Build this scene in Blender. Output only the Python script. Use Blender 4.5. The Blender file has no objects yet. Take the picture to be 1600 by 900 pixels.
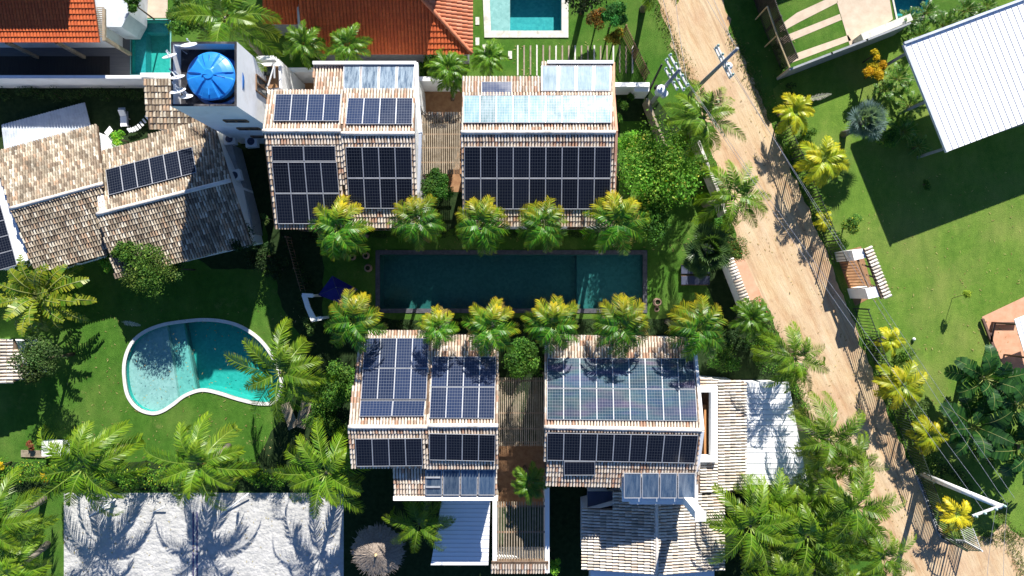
import bpy, bmesh, math, random
from mathutils import Vector, Matrix, noise
from mathutils.geometry import tessellate_polygon
R = math.radians
S = bpy.context.scene
COL = S.collection
# ------------------------------------------------------------------ camera, sky, sun, exposure
CAMZ = 50.0
cam_d = bpy.data.cameras.new('camera'); cam = bpy.data.objects.new('camera', cam_d); COL.objects.link(cam)
cam.location = (0, 0, CAMZ); cam_d.lens = 24; cam_d.sensor_width = 36; cam_d.clip_end = 3000
S.camera = cam
SUN = Vector((.3375, 1.425, 1)).normalized()
w = bpy.data.worlds.new('World'); S.world = w; w.use_nodes = True
nt = w.node_tree; bg = nt.nodes['Background']
sky = nt.nodes.new('ShaderNodeTexSky'); sky.sky_type = 'NISHITA'; sky.sun_disc = False
sky.sun_elevation = math.asin(SUN.z); sky.sun_rotation = math.atan2(SUN.x, SUN.y)
sky.air_density = .6; sky.dust_density = .2; sky.ozone_density = 8
nt.links.new(sky.outputs[0], bg.inputs[0]); bg.inputs[1].default_value = .09
sd = bpy.data.lights.new('sun', 'SUN'); sd.energy = 5.0; sd.angle = R(.5); sd.color = (1, .955, .88)
so = bpy.data.objects.new('sun', sd); COL.objects.link(so)
so.rotation_euler = SUN.to_track_quat('Z', 'Y').to_euler(); so.location = (0, 0, 60)
S.view_settings.view_transform = 'Standard'; S.view_settings.look = 'None'
S.view_settings.exposure = .98; S.view_settings.gamma = 1
try:
    S.cycles.max_bounces = 6; S.cycles.transparent_max_bounces = 12; S.cycles.caustics_reflective = False; S.cycles.caustics_refractive = False
except Exception: pass

# ------------------------------------------------------------------ coordinates read off the photograph
F = 1066.667
def P(px, py, z=0.0):
    k = (CAMZ - z) / F
    return Vector(((px - 800) * k, (450 - py) * k, z))
def PP(pts, z=0.0): return [P(a, b, z) for a, b in pts]
def on_plane(px, py, pl, off=0.0):
    o, n = pl
    d = Vector(((px - 800) / F, (450 - py) / F, -1)); c = Vector((0, 0, CAMZ))
    t = ((o + n * off) - c).dot(n) / d.dot(n)
    return c + d * t

# ------------------------------------------------------------------ mesh building
class MB:
    def __init__(s): s.v = []; s.f = []; s.c = []; s.uv = []; s.mi = []
    def face(s, pts, col=None, mi=0):
        i = len(s.v); s.v += [tuple(p) for p in pts]; s.f.append(tuple(range(i, i + len(pts))))
        s.c += [col or (1, 1, 1)] * len(pts); s.mi.append(mi)
    def prism(s, poly, z0, z1, mi=0):
        """poly: list of xy(z) counter-clockwise or not; vertical prism"""
        p = [Vector((q[0], q[1])) for q in poly]
        a = sum(p[i].x * p[(i + 1) % len(p)].y - p[(i + 1) % len(p)].x * p[i].y for i in range(len(p)))
        if a < 0: p.reverse()
        n = len(p)
        s.face([(q.x, q.y, z1) for q in p], mi=mi); s.face([(q.x, q.y, z0) for q in reversed(p)], mi=mi)
        for i in range(n):
            q, r = p[i], p[(i + 1) % n]
            s.face([(q.x, q.y, z0), (r.x, r.y, z0), (r.x, r.y, z1), (q.x, q.y, z1)], mi=mi)
    def slab(s, pts, t, up=None, mi=0):
        """thick plate: pts is the top outline (3D), t is the thickness along its normal"""
        n = (pts[1] - pts[0]).cross(pts[2] - pts[0]).normalized()
        pts = list(pts)
        if n.z < 0: pts.reverse(); n = -n
        if up is not None: n = up
        lo = [q - n * t for q in pts]
        s.face(pts, mi=mi); s.face(list(reversed(lo)), mi=mi)
        m = len(pts)
        for i in range(m): s.face([lo[i], lo[(i + 1) % m], pts[(i + 1) % m], pts[i]], mi=mi)
    def box(s, c, sx, sy, sz, rot=0.0, mi=0):
        """c = centre of the bottom"""
        ca, sa = math.cos(rot), math.sin(rot)
        s.prism([(c[0] + x * ca - y * sa, c[1] + x * sa + y * ca) for x, y in ((-sx / 2, -sy / 2), (sx / 2, -sy / 2), (sx / 2, sy / 2), (-sx / 2, sy / 2))], c[2], c[2] + sz, mi)
    def beam(s, a, b, w_, h_, col=None):
        """rectangular bar from a to b"""
        a = Vector(a); b = Vector(b); d = (b - a).normalized()
        sd_ = d.cross(Vector((0, 0, 1)))
        sd_ = Vector((1, 0, 0)) if sd_.length < 1e-4 else sd_.normalized()
        u = sd_.cross(d).normalized(); x = sd_ * w_ / 2; y = u * h_ / 2
        A = [a - x - y, a + x - y, a + x + y, a - x + y]; B = [q + (b - a) for q in A]
        s.face(list(reversed(A)), col); s.face(B, col)
        for i in range(4): s.face([A[i], A[(i + 1) % 4], B[(i + 1) % 4], B[i]], col)
    def tube(s, pts, rad, n=8, cap=True, col=None):
        pts = [Vector(p) for p in pts]
        if not isinstance(rad, (list, tuple)): rad = [rad] * len(pts)
        rings = []
        for i, p in enumerate(pts):
            d = (pts[min(i + 1, len(pts) - 1)] - pts[max(i - 1, 0)]).normalized()
            a = d.cross(Vector((0, 0, 1)) if abs(d.z) < .95 else Vector((1, 0, 0))).normalized(); b = a.cross(d)
            i0 = len(s.v)
            for k in range(n):
                t = 2 * math.pi * k / n
                s.v.append(tuple(p + (a * math.cos(t) + b * math.sin(t)) * rad[i])); s.c.append(col or (1, 1, 1))
            rings.append(i0)
        for a, b in zip(rings, rings[1:]):
            for k in range(n):
                s.f.append((a + k, b + k, b + (k + 1) % n, a + (k + 1) % n)); s.mi.append(0)
        if cap:
            s.f.append(tuple(rings[0] + k for k in range(n))); s.mi.append(0)
            s.f.append(tuple(rings[-1] + k for k in reversed(range(n)))); s.mi.append(0)
    def lathe(s, c, prof, n=24, axis=None):
        """prof: (r, z) list around the vertical (or given matrix) axis at c"""
        M = Matrix.Translation(Vector(c)) @ (axis or Matrix.Identity(4))
        i0 = len(s.v)
        for r, z in prof:
            for k in range(n):
                t = 2 * math.pi * k / n
                s.v.append(tuple(M @ Vector((r * math.cos(t), r * math.sin(t), z)))); s.c.append((1, 1, 1))
        for j in range(len(prof) - 1):
            for k in range(n):
                a = i0 + j * n
                s.f.append((a + k, a + (k + 1) % n, a + n + (k + 1) % n, a + n + k)); s.mi.append(0)
    def leafq(s, p, d, side, L, W, col, bend=0.0, col2=None):
        """a leaf: 4-gon base..mid + tip triangle"""
        m = p + d * L * .45 + side * W / 2; m2 = p + d * L * .45 - side * W / 2
        t = p + d * L + Vector((0, 0, -bend * L))
        i = len(s.v); s.v += [tuple(p), tuple(m), tuple(t), tuple(m2)]
        s.c += [col, col, col2 or col, col]; s.f.append((i, i + 1, i + 2, i + 3)); s.mi.append(0)

WL = {}
def mesh_of(name, mb, mats, loc, smooth=False, col=False):
    me = bpy.data.meshes.new(name)
    lx, ly, lz = loc
    me.from_pydata([(a - lx, b - ly, c - lz) for a, b, c in mb.v], [], mb.f)
    if not isinstance(mats, (list, tuple)): mats = [mats]
    for m in mats: me.materials.append(m)
    if len(mats) > 1: me.polygons.foreach_set('material_index', mb.mi)
    if col:
        at = me.color_attributes.new('tint', 'FLOAT_COLOR', 'POINT')
        fl = []
        for c in mb.c: fl += [c[0], c[1], c[2], 1.0]
        at.data.foreach_set('color', fl)
    if smooth: me.polygons.foreach_set('use_smooth', [True] * len(me.polygons))
    me.update()
    return me
def tag(o, label=None, cat=None, group=None, kind=None):
    if label: o['label'] = label
    if cat: o['category'] = cat
    if group: o['group'] = group
    if kind: o['kind'] = kind
    return o
def thing(name, label, cat, loc, group=None, rot=0.0):
    o = bpy.data.objects.new(name, None); COL.objects.link(o); o.location = loc; o.empty_display_size = .3
    o.rotation_euler.z = rot
    WL[o.name] = Vector(loc)
    return tag(o, label, cat, group)
def part(name, mb, mat, parent, smooth=False, col=False, label=None, local=False):
    """mesh in world coordinates hung under its thing (or part); local=True: already relative to the parent"""
    loc = Vector((0, 0, 0)) if local else WL[parent.name]
    me = mesh_of(name, mb, mat, loc, smooth, col)
    o = bpy.data.objects.new(name, me); COL.objects.link(o); o.parent = parent
    WL[o.name] = Vector(loc)
    if label: o['label'] = label
    return o
def single(name, mb, mat, label=None, cat=None, group=None, kind=None, smooth=False, col=False, loc=None):
    if loc is None:
        n = len(mb.v); loc = Vector((sum(q[0] for q in mb.v) / n, sum(q[1] for q in mb.v) / n, min(q[2] for q in mb.v)))
    me = mesh_of(name, mb, mat, loc, smooth, col)
    o = bpy.data.objects.new(name, me); COL.objects.link(o); o.location = loc
    WL[o.name] = Vector(loc)
    return tag(o, label, cat, group, kind)

# ------------------------------------------------------------------ materials
def newmat(name):
    m = bpy.data.materials.new(name); m.use_nodes = True
    b = m.node_tree.nodes['Principled BSDF']
    return m, m.node_tree, b
def N(nt, t, **kw):
    n = nt.nodes.new(t)
    for k, v in kw.items(): setattr(n, k, v)
    return n
def coords(nt, scale=(1, 1, 1), rot=(0, 0, 0)):
    g = N(nt, 'ShaderNodeNewGeometry'); mp = N(nt, 'ShaderNodeMapping')
    mp.inputs['Scale'].default_value = scale; mp.inputs['Rotation'].default_value = rot
    nt.links.new(g.outputs['Position'], mp.inputs['Vector'])
    return mp.outputs[0]
def noise_n(nt, vec, scale, detail=4, rough=.55):
    n = N(nt, 'ShaderNodeTexNoise'); n.inputs['Scale'].default_value = scale; n.inputs['Detail'].default_value = detail
    n.inputs['Roughness'].default_value = rough; nt.links.new(vec, n.inputs['Vector']); return n.outputs['Fac']
def ramp(nt, fac, stops):
    r = N(nt, 'ShaderNodeValToRGB'); e = r.color_ramp.elements
    while len(e) < len(stops): e.new(.5)
    for i, (p, c) in enumerate(stops): e[i].position = p; e[i].color = (*c, 1) if len(c) == 3 else c
    nt.links.new(fac, r.inputs['Fac']); return r.outputs['Color']
def mix(nt, fac, a, b, mode='MIX'):
    n = N(nt, 'ShaderNodeMix', data_type='RGBA', blend_type=mode)
    for sock, val in ((n.inputs[0], fac), (n.inputs[6], a), (n.inputs[7], b)):
        if isinstance(val, (int, float)): sock.default_value = val
        elif isinstance(val, tuple): sock.default_value = (*val, 1)
        else: nt.links.new(val, sock)
    return n.outputs[2]
def bump(nt, b, h, strength, dist=.02):
    n = N(nt, 'ShaderNodeBump'); n.inputs['Strength'].default_value = strength; n.inputs['Distance'].default_value = dist
    nt.links.new(h, n.inputs['Height']); nt.links.new(n.outputs[0], b.inputs['Normal'])
def setp(b, rough=.7, spec=.3, metal=0.0):
    b.inputs['Roughness'].default_value = rough; b.inputs['Specular IOR Level'].default_value = spec; b.inputs['Metallic'].default_value = metal
def mottled(name, c1, c2, scale=2.0, rough=.8, spec=.25, fine=25.0, bumpd=.01, metal=0.0, dirt=None, stretch=(1, 1, 1), rot=(0, 0, 0)):
    m, nt, b = newmat(name); v = coords(nt, stretch, rot)
    col = ramp(nt, noise_n(nt, v, scale, 6, .65), [(.3, c1), (.7, c2)])
    if dirt:
        f = ramp(nt, noise_n(nt, v, scale * .35, 8, .7), [(.52, (0, 0, 0)), (.72, (1, 1, 1))])
        col = mix(nt, f, col, dirt)
    nt.links.new(col, b.inputs['Base Color']); setp(b, rough, spec, metal)
    if bumpd: bump(nt, b, noise_n(nt, v, fine, 3), .6, bumpd)
    return m
def tile_mat(name, cols, dirtc, dirt_amt=.5):
    m, nt, b = newmat(name); g = N(nt, 'ShaderNodeNewGeometry')
    n = len(cols)
    col = ramp(nt, g.outputs['Random Per Island'], [(i / n, c) for i, c in enumerate(cols)])
    nt.nodes[-1].color_ramp.interpolation = 'CONSTANT' if n > 3 else 'LINEAR'
    v = coords(nt)
    f1 = ramp(nt, noise_n(nt, v, 7, 6, .7), [(.42, (0, 0, 0)), (.75, (1, 1, 1))])
    col = mix(nt, f1, col, tuple(x * .62 for x in cols[0]))
    f = ramp(nt, noise_n(nt, v, .9, 8, .72), [(.6 - dirt_amt * .22, (0, 0, 0)), (.8, (dirt_amt * 1.3,) * 3)])
    col = mix(nt, f, col, dirtc)
    nt.links.new(col, b.inputs['Base Color']); setp(b, .85, .2); bump(nt, b, noise_n(nt, v, 40, 3), .5, .01)
    return m
def leaf_mat(name, trans=.35, rough=.42, spec=.45, tr_tint=(.55, .75, .12)):
    m, nt, b = newmat(name)
    a = N(nt, 'ShaderNodeAttribute', attribute_name='tint'); oi = N(nt, 'ShaderNodeObjectInfo')
    hv = N(nt, 'ShaderNodeHueSaturation')
    mr = N(nt, 'ShaderNodeMapRange'); mr.inputs[3].default_value = .8; mr.inputs[4].default_value = 1.2
    nt.links.new(oi.outputs['Random'], mr.inputs[0]); nt.links.new(mr.outputs[0], hv.inputs['Value'])
    nt.links.new(a.outputs['Color'], hv.inputs['Color'])
    nt.links.new(hv.outputs[0], b.inputs['Base Color']); setp(b, rough, spec)
    t = N(nt, 'ShaderNodeBsdfTranslucent'); ms = N(nt, 'ShaderNodeMixShader'); ms.inputs[0].default_value = trans
    tc = mix(nt, 1.0, hv.outputs[0], (1.6, 1.7, .5), 'MULTIPLY'); nt.links.new(tc, t.inputs['Color'])
    nt.links.new(b.outputs[0], ms.inputs[1]); nt.links.new(t.outputs[0], ms.inputs[2])
    nt.links.new(ms.outputs[0], nt.nodes['Material Output'].inputs['Surface'])
    return m
def grass_mat(name, c1, c2, c3, rough=.9, patch=.25):
    m, nt, b = newmat(name); v = coords(nt)
    big = noise_n(nt, v, patch, 5, .6); mid = noise_n(nt, v, 2.2, 6, .7); fine = noise_n(nt, v, 16, 4, .8)
    col = ramp(nt, mid, [(.3, c1), (.7, c2)])
    col = mix(nt, ramp(nt, big, [(.45, (0, 0, 0)), (.68, (.75, .75, .75))]), col, c3)
    st = noise_n(nt, coords(nt, (1, .35, 1), (0, 0, R(24))), .9, 8, .75)
    col = mix(nt, .6, col, ramp(nt, st, [(.35, (.62, .72, .6)), (.65, (1.3, 1.2, 1.15))]), 'MULTIPLY')
    dry = ramp(nt, noise_n(nt, v, .55, 9, .8), [(.58, (0, 0, 0)), (.74, (.7, .7, .7))]); col = mix(nt, dry, col, (.24, .22, .09))
    col = mix(nt, .6, col, ramp(nt, fine, [(.3, (.35, .38, .3)), (.72, (1.45, 1.4, 1.2))]), 'MULTIPLY')
    nt.links.new(col, b.inputs['Base Color']); setp(b, rough, .1); bump(nt, b, fine, 1.0, .06)
    return m
def sand_road():
    m, nt, b = newmat('dirt_road'); v = coords(nt, (1, 1, 1), (0, 0, R(-24)))
    mp = N(nt, 'ShaderNodeMapping'); mp.inputs['Scale'].default_value = (.9, .16, 1); nt.links.new(v, mp.inputs['Vector'])
    st = noise_n(nt, mp.outputs[0], 1.3, 7, .68)
    col = ramp(nt, st, [(.32, (.42, .25, .13)), (.46, (.54, .40, .245)), (.68, (.60, .485, .33))])
    pt = noise_n(nt, v, .35, 5, .6)
    col = mix(nt, ramp(nt, pt, [(.45, (0, 0, 0)), (.7, (.7, .7, .7))]), col, (.46, .29, .18))
    dm = ramp(nt, noise_n(nt, v, .8, 8, .75), [(.55, (0, 0, 0)), (.68, (.55, .55, .55))]); col = mix(nt, dm, col, (.33, .2, .12))
    rt = N(nt, 'ShaderNodeMapping'); rt.inputs['Scale'].default_value = (2.6, .045, 1); nt.links.new(v, rt.inputs['Vector'])
    rut = ramp(nt, noise_n(nt, rt.outputs[0], 1.0, 4, .6), [(.56, (0, 0, 0)), (.64, (.5, .5, .5))]); col = mix(nt, rut, col, (.36, .24, .15))
    col = mix(nt, .45, col, ramp(nt, noise_n(nt, v, 14, 5, .8), [(.25, (.55, .5, .45)), (.75, (1.3, 1.3, 1.3))]), 'MULTIPLY')
    nt.links.new(col, b.inputs['Base Color']); setp(b, .95, .1); bump(nt, b, st, .8, .12)
    return m
def panel_mat(name, nx, ny, base=(.004, .0055, .011), line=(.055, .062, .075), rough=.16, streak=0.0, film=0.0, spec=.5):
    m, nt, b = newmat(name); tc = N(nt, 'ShaderNodeUVMap'); sp = N(nt, 'ShaderNodeSeparateXYZ'); nt.links.new(tc.outputs[0], sp.inputs[0])
    def lines(out, n, wd):
        a = N(nt, 'ShaderNodeMath', operation='MULTIPLY'); a.inputs[1].default_value = n; nt.links.new(out, a.inputs[0])
        f = N(nt, 'ShaderNodeMath', operation='FRACT'); nt.links.new(a.outputs[0], f.inputs[0])
        c = N(nt, 'ShaderNodeMath', operation='SUBTRACT'); nt.links.new(f.outputs[0], c.inputs[0]); c.inputs[1].default_value = .5
        d = N(nt, 'ShaderNodeMath', operation='ABSOLUTE'); nt.links.new(c.outputs[0], d.inputs[0])
        e = N(nt, 'ShaderNodeMath', operation='GREATER_THAN'); nt.links.new(d.outputs[0], e.inputs[0]); e.inputs[1].default_value = .5 - wd
        return e.outputs[0]
    mx = N(nt, 'ShaderNodeMath', operation='MAXIMUM')
    nt.links.new(lines(sp.outputs[0], nx, .05), mx.inputs[0]); nt.links.new(lines(sp.outputs[1], ny, .05), mx.inputs[1])
    v = coords(nt)
    oi = N(nt, 'ShaderNodeObjectInfo')
    bc = mix(nt, oi.outputs['Random'], base, tuple(x * 1.9 for x in base))
    col = mix(nt, mx.outputs[0], bc, line)
    if streak:
        mp = N(nt, 'ShaderNodeMapping'); mp.inputs['Scale'].default_value = (4, .6, .6); nt.links.new(v, mp.inputs['Vector'])
        f = ramp(nt, noise_n(nt, mp.outputs[0], 1.6, 8, .75), [(.38, (0, 0, 0)), (.7, (streak,) * 3)])
        col = mix(nt, f, col, (.42, .5, .55))
    nt.links.new(col, b.inputs['Base Color']); setp(b, rough, spec)
    rr = ramp(nt, noise_n(nt, v, .9, 6, .7), [(.3, (rough * .75,) * 3), (.7, (rough * 1.4,) * 3)])
    nt.links.new(rr, b.inputs['Roughness'])
    if film:
        tf = N(nt, 'ShaderNodeMapRange'); tf.inputs[3].default_value = 250; tf.inputs[4].default_value = 250 + film
        mp2 = N(nt, 'ShaderNodeMapping'); mp2.inputs['Scale'].default_value = (.35, 1.5, 1); mp2.inputs['Rotation'].default_value = (0, 0, R(18)); nt.links.new(v, mp2.inputs['Vector'])
        nt.links.new(noise_n(nt, mp2.outputs[0], .9, 2, .5), tf.inputs[0])
        try:
            nt.links.new(tf.outputs[0], b.inputs['Thin Film Thickness']); b.inputs['Thin Film IOR'].default_value = 1.52
        except Exception: pass
    return m
def water_mat(name, tint, rough=.03, bs=.35):
    m, nt, b = newmat(name); nt.nodes.remove(b)
    t = N(nt, 'ShaderNodeBsdfTransparent'); t.inputs[0].default_value = (*tint, 1)
    g = N(nt, 'ShaderNodeBsdfGlossy'); g.inputs['Roughness'].default_value = rough
    fr = N(nt, 'ShaderNodeFresnel'); fr.inputs[0].default_value = 1.33
    bp = N(nt, 'ShaderNodeBump'); bp.inputs['Strength'].default_value = bs; bp.inputs['Distance'].default_value = .03
    nt.links.new(noise_n(nt, coords(nt), 5, 3), bp.inputs['Height'])
    nt.links.new(bp.outputs[0], g.inputs['Normal']); nt.links.new(bp.outputs[0], fr.inputs['Normal'])
    gm = N(nt, 'ShaderNodeNewGeometry'); bf = N(nt, 'ShaderNodeMath', operation='SUBTRACT'); bf.inputs[0].default_value = 1.0; nt.links.new(gm.outputs['Backfacing'], bf.inputs[1])
    fm = N(nt, 'ShaderNodeMath', operation='MULTIPLY'); nt.links.new(fr.outputs[0], fm.inputs[0]); nt.links.new(bf.outputs[0], fm.inputs[1])
    ms = N(nt, 'ShaderNodeMixShader'); nt.links.new(fm.outputs[0], ms.inputs[0]); nt.links.new(t.outputs[0], ms.inputs[1]); nt.links.new(g.outputs[0], ms.inputs[2])
    nt.links.new(ms.outputs[0], nt.nodes['Material Output'].inputs['Surface'])
    return m
M = {}
M['lawn'] = grass_mat('lawn', (.045, .125, .016), (.075, .185, .026), (.13, .21, .045))
M['lawn_light'] = grass_mat('lawn_light', (.10, .20, .03), (.155, .265, .045), (.23, .27, .08), patch=.18)
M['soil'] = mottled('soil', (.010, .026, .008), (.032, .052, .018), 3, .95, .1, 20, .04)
M['road'] = sand_road()
M['sand'] = mottled('white_sand', (.36, .36, .35), (.56, .55, .53), 1.0, .95, .1, 3.2, .2)
M['beige'] = mottled('beige_paving', (.45, .36, .27), (.58, .48, .37), 1.5, .85, .2, 12, .01)
M['terracotta_floor'] = mottled('terracotta_floor', (.50, .25, .15), (.62, .36, .24), 1.5, .8, .25, 12, .01)
M['deck'] = mottled('grey_deck', (.11, .11, .115), (.17, .17, .17), 2, .7, .3, 14, .01, stretch=(.3, 6, 1))
M['dark_deck'] = mottled('dark_deck', (.02, .017, .015), (.04, .035, .03), 2, .7, .3, 14, .01, stretch=(6, .3, 1))
M['white'] = mottled('white_paint', (.80, .80, .79), (.86, .86, .85), 1.3, .75, .3, 10, .004, dirt=(.68, .66, .62))
M['cream'] = mottled('cream_mortar', (.55, .50, .44), (.74, .69, .62), 2.5, .85, .2, 12, .02, dirt=(.22, .2, .18))
M['tile'] = tile_mat('clay_tile', [(.70, .58, .46), (.74, .60, .47), (.78, .68, .56), (.66, .48, .36), (.80, .73, .63), (.74, .65, .54), (.54, .30, .19), (.77, .66, .53), (.42, .30, .21), (.78, .68, .55)], (.16, .12, .09), .35)
M['tile_pale'] = tile_mat('clay_tile_pale', [(.64, .58, .50), (.72, .66, .57), (.76, .71, .63), (.60, .52, .43), (.74, .68, .59), (.40, .36, .30), (.60, .46, .35), (.70, .62, .52)], (.12, .11, .09), .45)
M['tile_old'] = tile_mat('clay_tile_old', [(.46, .37, .27), (.64, .54, .41), (.32, .25, .18), (.82, .74, .60), (.24, .18, .13), (.56, .38, .25), (.52, .44, .33), (.20, .15, .11), (.70, .60, .46), (.42, .34, .24)], (.09, .08, .06), .8)
M['tile_orange'] = tile_mat('orange_tile', [(.60, .13, .04), (.66, .155, .05), (.54, .115, .04)], (.35, .12, .06), .2)
M['tile_pink'] = tile_mat('pinkish_orange_tile', [(.55, .20, .11), (.62, .26, .15), (.48, .16, .08)], (.4, .2, .13), .25)  # pinker and less saturated than the orange tile, for the east hip slope
M['under'] = mottled('channel_tile', (.08, .055, .038), (.20, .14, .10), 3, .9, .15, 15, .01)
M['under_orange'] = mottled('orange_channel', (.25, .06, .025), (.35, .09, .035), 3, .9, .15, 15, .01)
M['wood'] = mottled('weathered_wood', (.20, .16, .11), (.38, .32, .24), 3, .8, .2, 18, .01)
M['wood_brown'] = mottled('brown_wood', (.16, .09, .05), (.28, .17, .10), 3, .7, .25, 18, .01)
M['wood_orange'] = mottled('orange_wood', (.42, .20, .08), (.55, .28, .12), 2, .55, .35, 12, .005, stretch=(6, .6, 1))
M['brick'] = mottled('brown_brick_floor', (.22, .11, .055), (.36, .21, .11), 2.4, .8, .2, 8, .02)
M['glass'] = mottled('window_glass', (.02, .03, .035), (.05, .06, .07), 1, .08, .6, 2, 0)
M['alu'] = mottled('aluminium', (.36, .37, .39), (.46, .47, .49), 3, .45, .4, 10, 0, metal=.3)
M['pv'] = panel_mat('pv_glass', 6, 10, rough=.17, spec=.2)
M['pv_land'] = panel_mat('pv_glass_landscape', 10, 6, rough=.17, spec=.2)
M['pv_sun'] = panel_mat('pv_glass_sunlit', 6, 10, base=(.008, .015, .038), line=(.12, .135, .17), rough=.2, film=0)  # sunlit copy of the panel glass: blue sky sheen put into the base colour
M['pv_sun_land'] = panel_mat('pv_glass_sunlit_landscape', 10, 6, base=(.012, .022, .055), line=(.12, .135, .17), rough=.2, film=0)  # landscape sunlit copy, sheen likewise in the base colour
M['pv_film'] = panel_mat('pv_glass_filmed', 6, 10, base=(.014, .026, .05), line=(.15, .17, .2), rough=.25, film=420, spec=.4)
M['pv_glare'] = panel_mat('pv_glass_glare', 6, 10, base=(.05, .13, .15), line=(.30, .31, .33), rough=.4, film=0, spec=.22, streak=.55)  # sun glare tint painted into the paler teal base; streaks are weathering
M['thermal'] = panel_mat('collector_glass', 9, 1, base=(.05, .085, .13), line=(.06, .09, .13), rough=.22, streak=.8)
M['thermal_grey'] = panel_mat('collector_glass_grey', 9, 1, base=(.10, .15, .18), line=(.14, .19, .22), rough=.45, streak=.5, spec=.14)
M['thermal_dark'] = panel_mat('collector_glass_dark', 9, 1, base=(.022, .045, .085), line=(.03, .05, .09), rough=.2, streak=.28)
M['metal_white'] = mottled('white_metal_sheet', (.84, .85, .86), (.9, .9, .9), .6, .55, .4, 3, .004)
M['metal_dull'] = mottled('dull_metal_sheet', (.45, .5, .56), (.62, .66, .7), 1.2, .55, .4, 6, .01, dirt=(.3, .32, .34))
M['metal_seam'] = mottled('roof_seam', (.50, .51, .53), (.60, .61, .63), 2, .6, .3, 6, 0)
M['tank'] = mottled('blue_tank', (.012, .17, .55), (.02, .24, .66), 1.5, .35, .5, 6, .004)
M['tank_dark'] = mottled('dark_blue_rim', (.01, .08, .28), (.015, .11, .36), 2, .4, .5, 6, 0)
M['roof_dark'] = mottled('bitumen', (.012, .013, .018), (.045, .045, .05), 2.5, .85, .2, 15, .01, dirt=(.18, .17, .17))
M['iron'] = mottled('dark_iron', (.025, .022, .02), (.06, .05, .045), 4, .55, .4, 20, 0)
M['iron_green'] = mottled('dark_green_iron', (.02, .035, .025), (.04, .06, .04), 4, .5, .4, 20, 0)
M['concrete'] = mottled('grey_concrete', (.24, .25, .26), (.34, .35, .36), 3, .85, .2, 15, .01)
M['concrete_light'] = mottled('pale_concrete', (.5, .5, .5), (.62, .62, .62), 3, .8, .2, 15, .01)
M['insul'] = mottled('glazed_insulator', (.30, .45, .40), (.42, .55, .5), 3, .25, .5, 15, 0)
M['dark_stone'] = mottled('dark_stone_coping', (.045, .045, .055), (.10, .10, .115), 4, .7, .3, 20, .01)
M['light_stone'] = mottled('pale_stone_coping', (.5, .48, .42), (.68, .66, .58), 5, .8, .25, 16, .015, dirt=(.3, .28, .24))
M['coping_white'] = mottled('white_coping', (.56, .55, .52), (.70, .69, .66), 2, .75, .3, 12, .008, dirt=(.5, .47, .42))
def mosaic(name, c1, c2):
    m, nt, b = newmat(name); v = coords(nt); vo = N(nt, 'ShaderNodeTexVoronoi'); vo.inputs['Scale'].default_value = 6; nt.links.new(v, vo.inputs['Vector'])
    sp = N(nt, 'ShaderNodeSeparateColor'); nt.links.new(vo.outputs['Color'], sp.inputs[0])
    col = ramp(nt, sp.outputs[0], [(0, c1), (1, c2)])
    col = mix(nt, .35, col, ramp(nt, noise_n(nt, v, .8, 6, .7), [(.3, (.75, .8, .8)), (.7, (1.15, 1.1, 1.1))]), 'MULTIPLY')
    nt.links.new(col, b.inputs['Base Color']); setp(b, .6, .3); return m
M['aqua_pale'] = mosaic('pale_aqua_mosaic', (.25, .37, .36), (.34, .46, .45))
M['aqua_mid'] = mosaic('mid_aqua_mosaic', (.13, .34, .32), (.18, .42, .39))
M['aqua_deep'] = mosaic('deep_aqua_mosaic', (.015, .29, .255), (.03, .36, .32))
M['teal_deep'] = mosaic('teal_mosaic', (.01, .25, .28), (.03, .32, .34))
M['black_mosaic'] = mosaic('dark_green_mosaic', (.026, .10, .088), (.045, .14, .12))
M['black_mosaic_step'] = mosaic('dark_green_mosaic_step', (.038, .135, .12), (.06, .18, .165))
M['water'] = water_mat('pool_water', (.82, .98, .97))
M['water_dark'] = water_mat('dark_pool_water', (.62, .86, .88))
M['bark'] = mottled('palm_bark', (.14, .12, .10), (.26, .23, .19), 5, .9, .15, 20, .03, stretch=(1, 1, 5))
M['bark_dark'] = mottled('tree_bark', (.07, .05, .035), (.15, .11, .08), 5, .9, .15, 20, .03)
M['leaf'] = leaf_mat('palm_leaf', .3, .38, .32); M['leaf_soft'] = leaf_mat('shrub_leaf', .3, .65, .2)
M['thatch'] = mottled('thatch', (.20, .16, .13), (.42, .35, .29), 9, .95, .1, 25, .04)
M['navy'] = mottled('navy_cloth', (.012, .012, .11), (.02, .02, .17), 2, .8, .2, 12, .004)
M['slate_cloth'] = mottled('slate_cushion', (.05, .06, .10), (.075, .085, .13), 2, .8, .2, 12, .004)
M['clay'] = mottled('clay_pot', (.24, .15, .11), (.36, .25, .19), 4, .75, .25, 15, .006)
M['plastic_white'] = mottled('white_plastic', (.68, .7, .72), (.78, .79, .8), 3, .4, .45, 10, 0)
M['brown_paint'] = mottled('brown_paint', (.10, .06, .05), (.16, .10, .08), 3, .6, .3, 10, .003)
M['wire'] = mottled('cable', (.25, .25, .27), (.4, .4, .42), 3, .5, .4, 10, 0)
M['straw'] = mottled('dry_leaf', (.42, .30, .15), (.62, .5, .3), 4, .85, .15, 12, .01)
M['asphalt_sheet'] = mottled('red_earth', (.40, .24, .15), (.5, .34, .22), 1, .95, .1, 12, .03)

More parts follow.
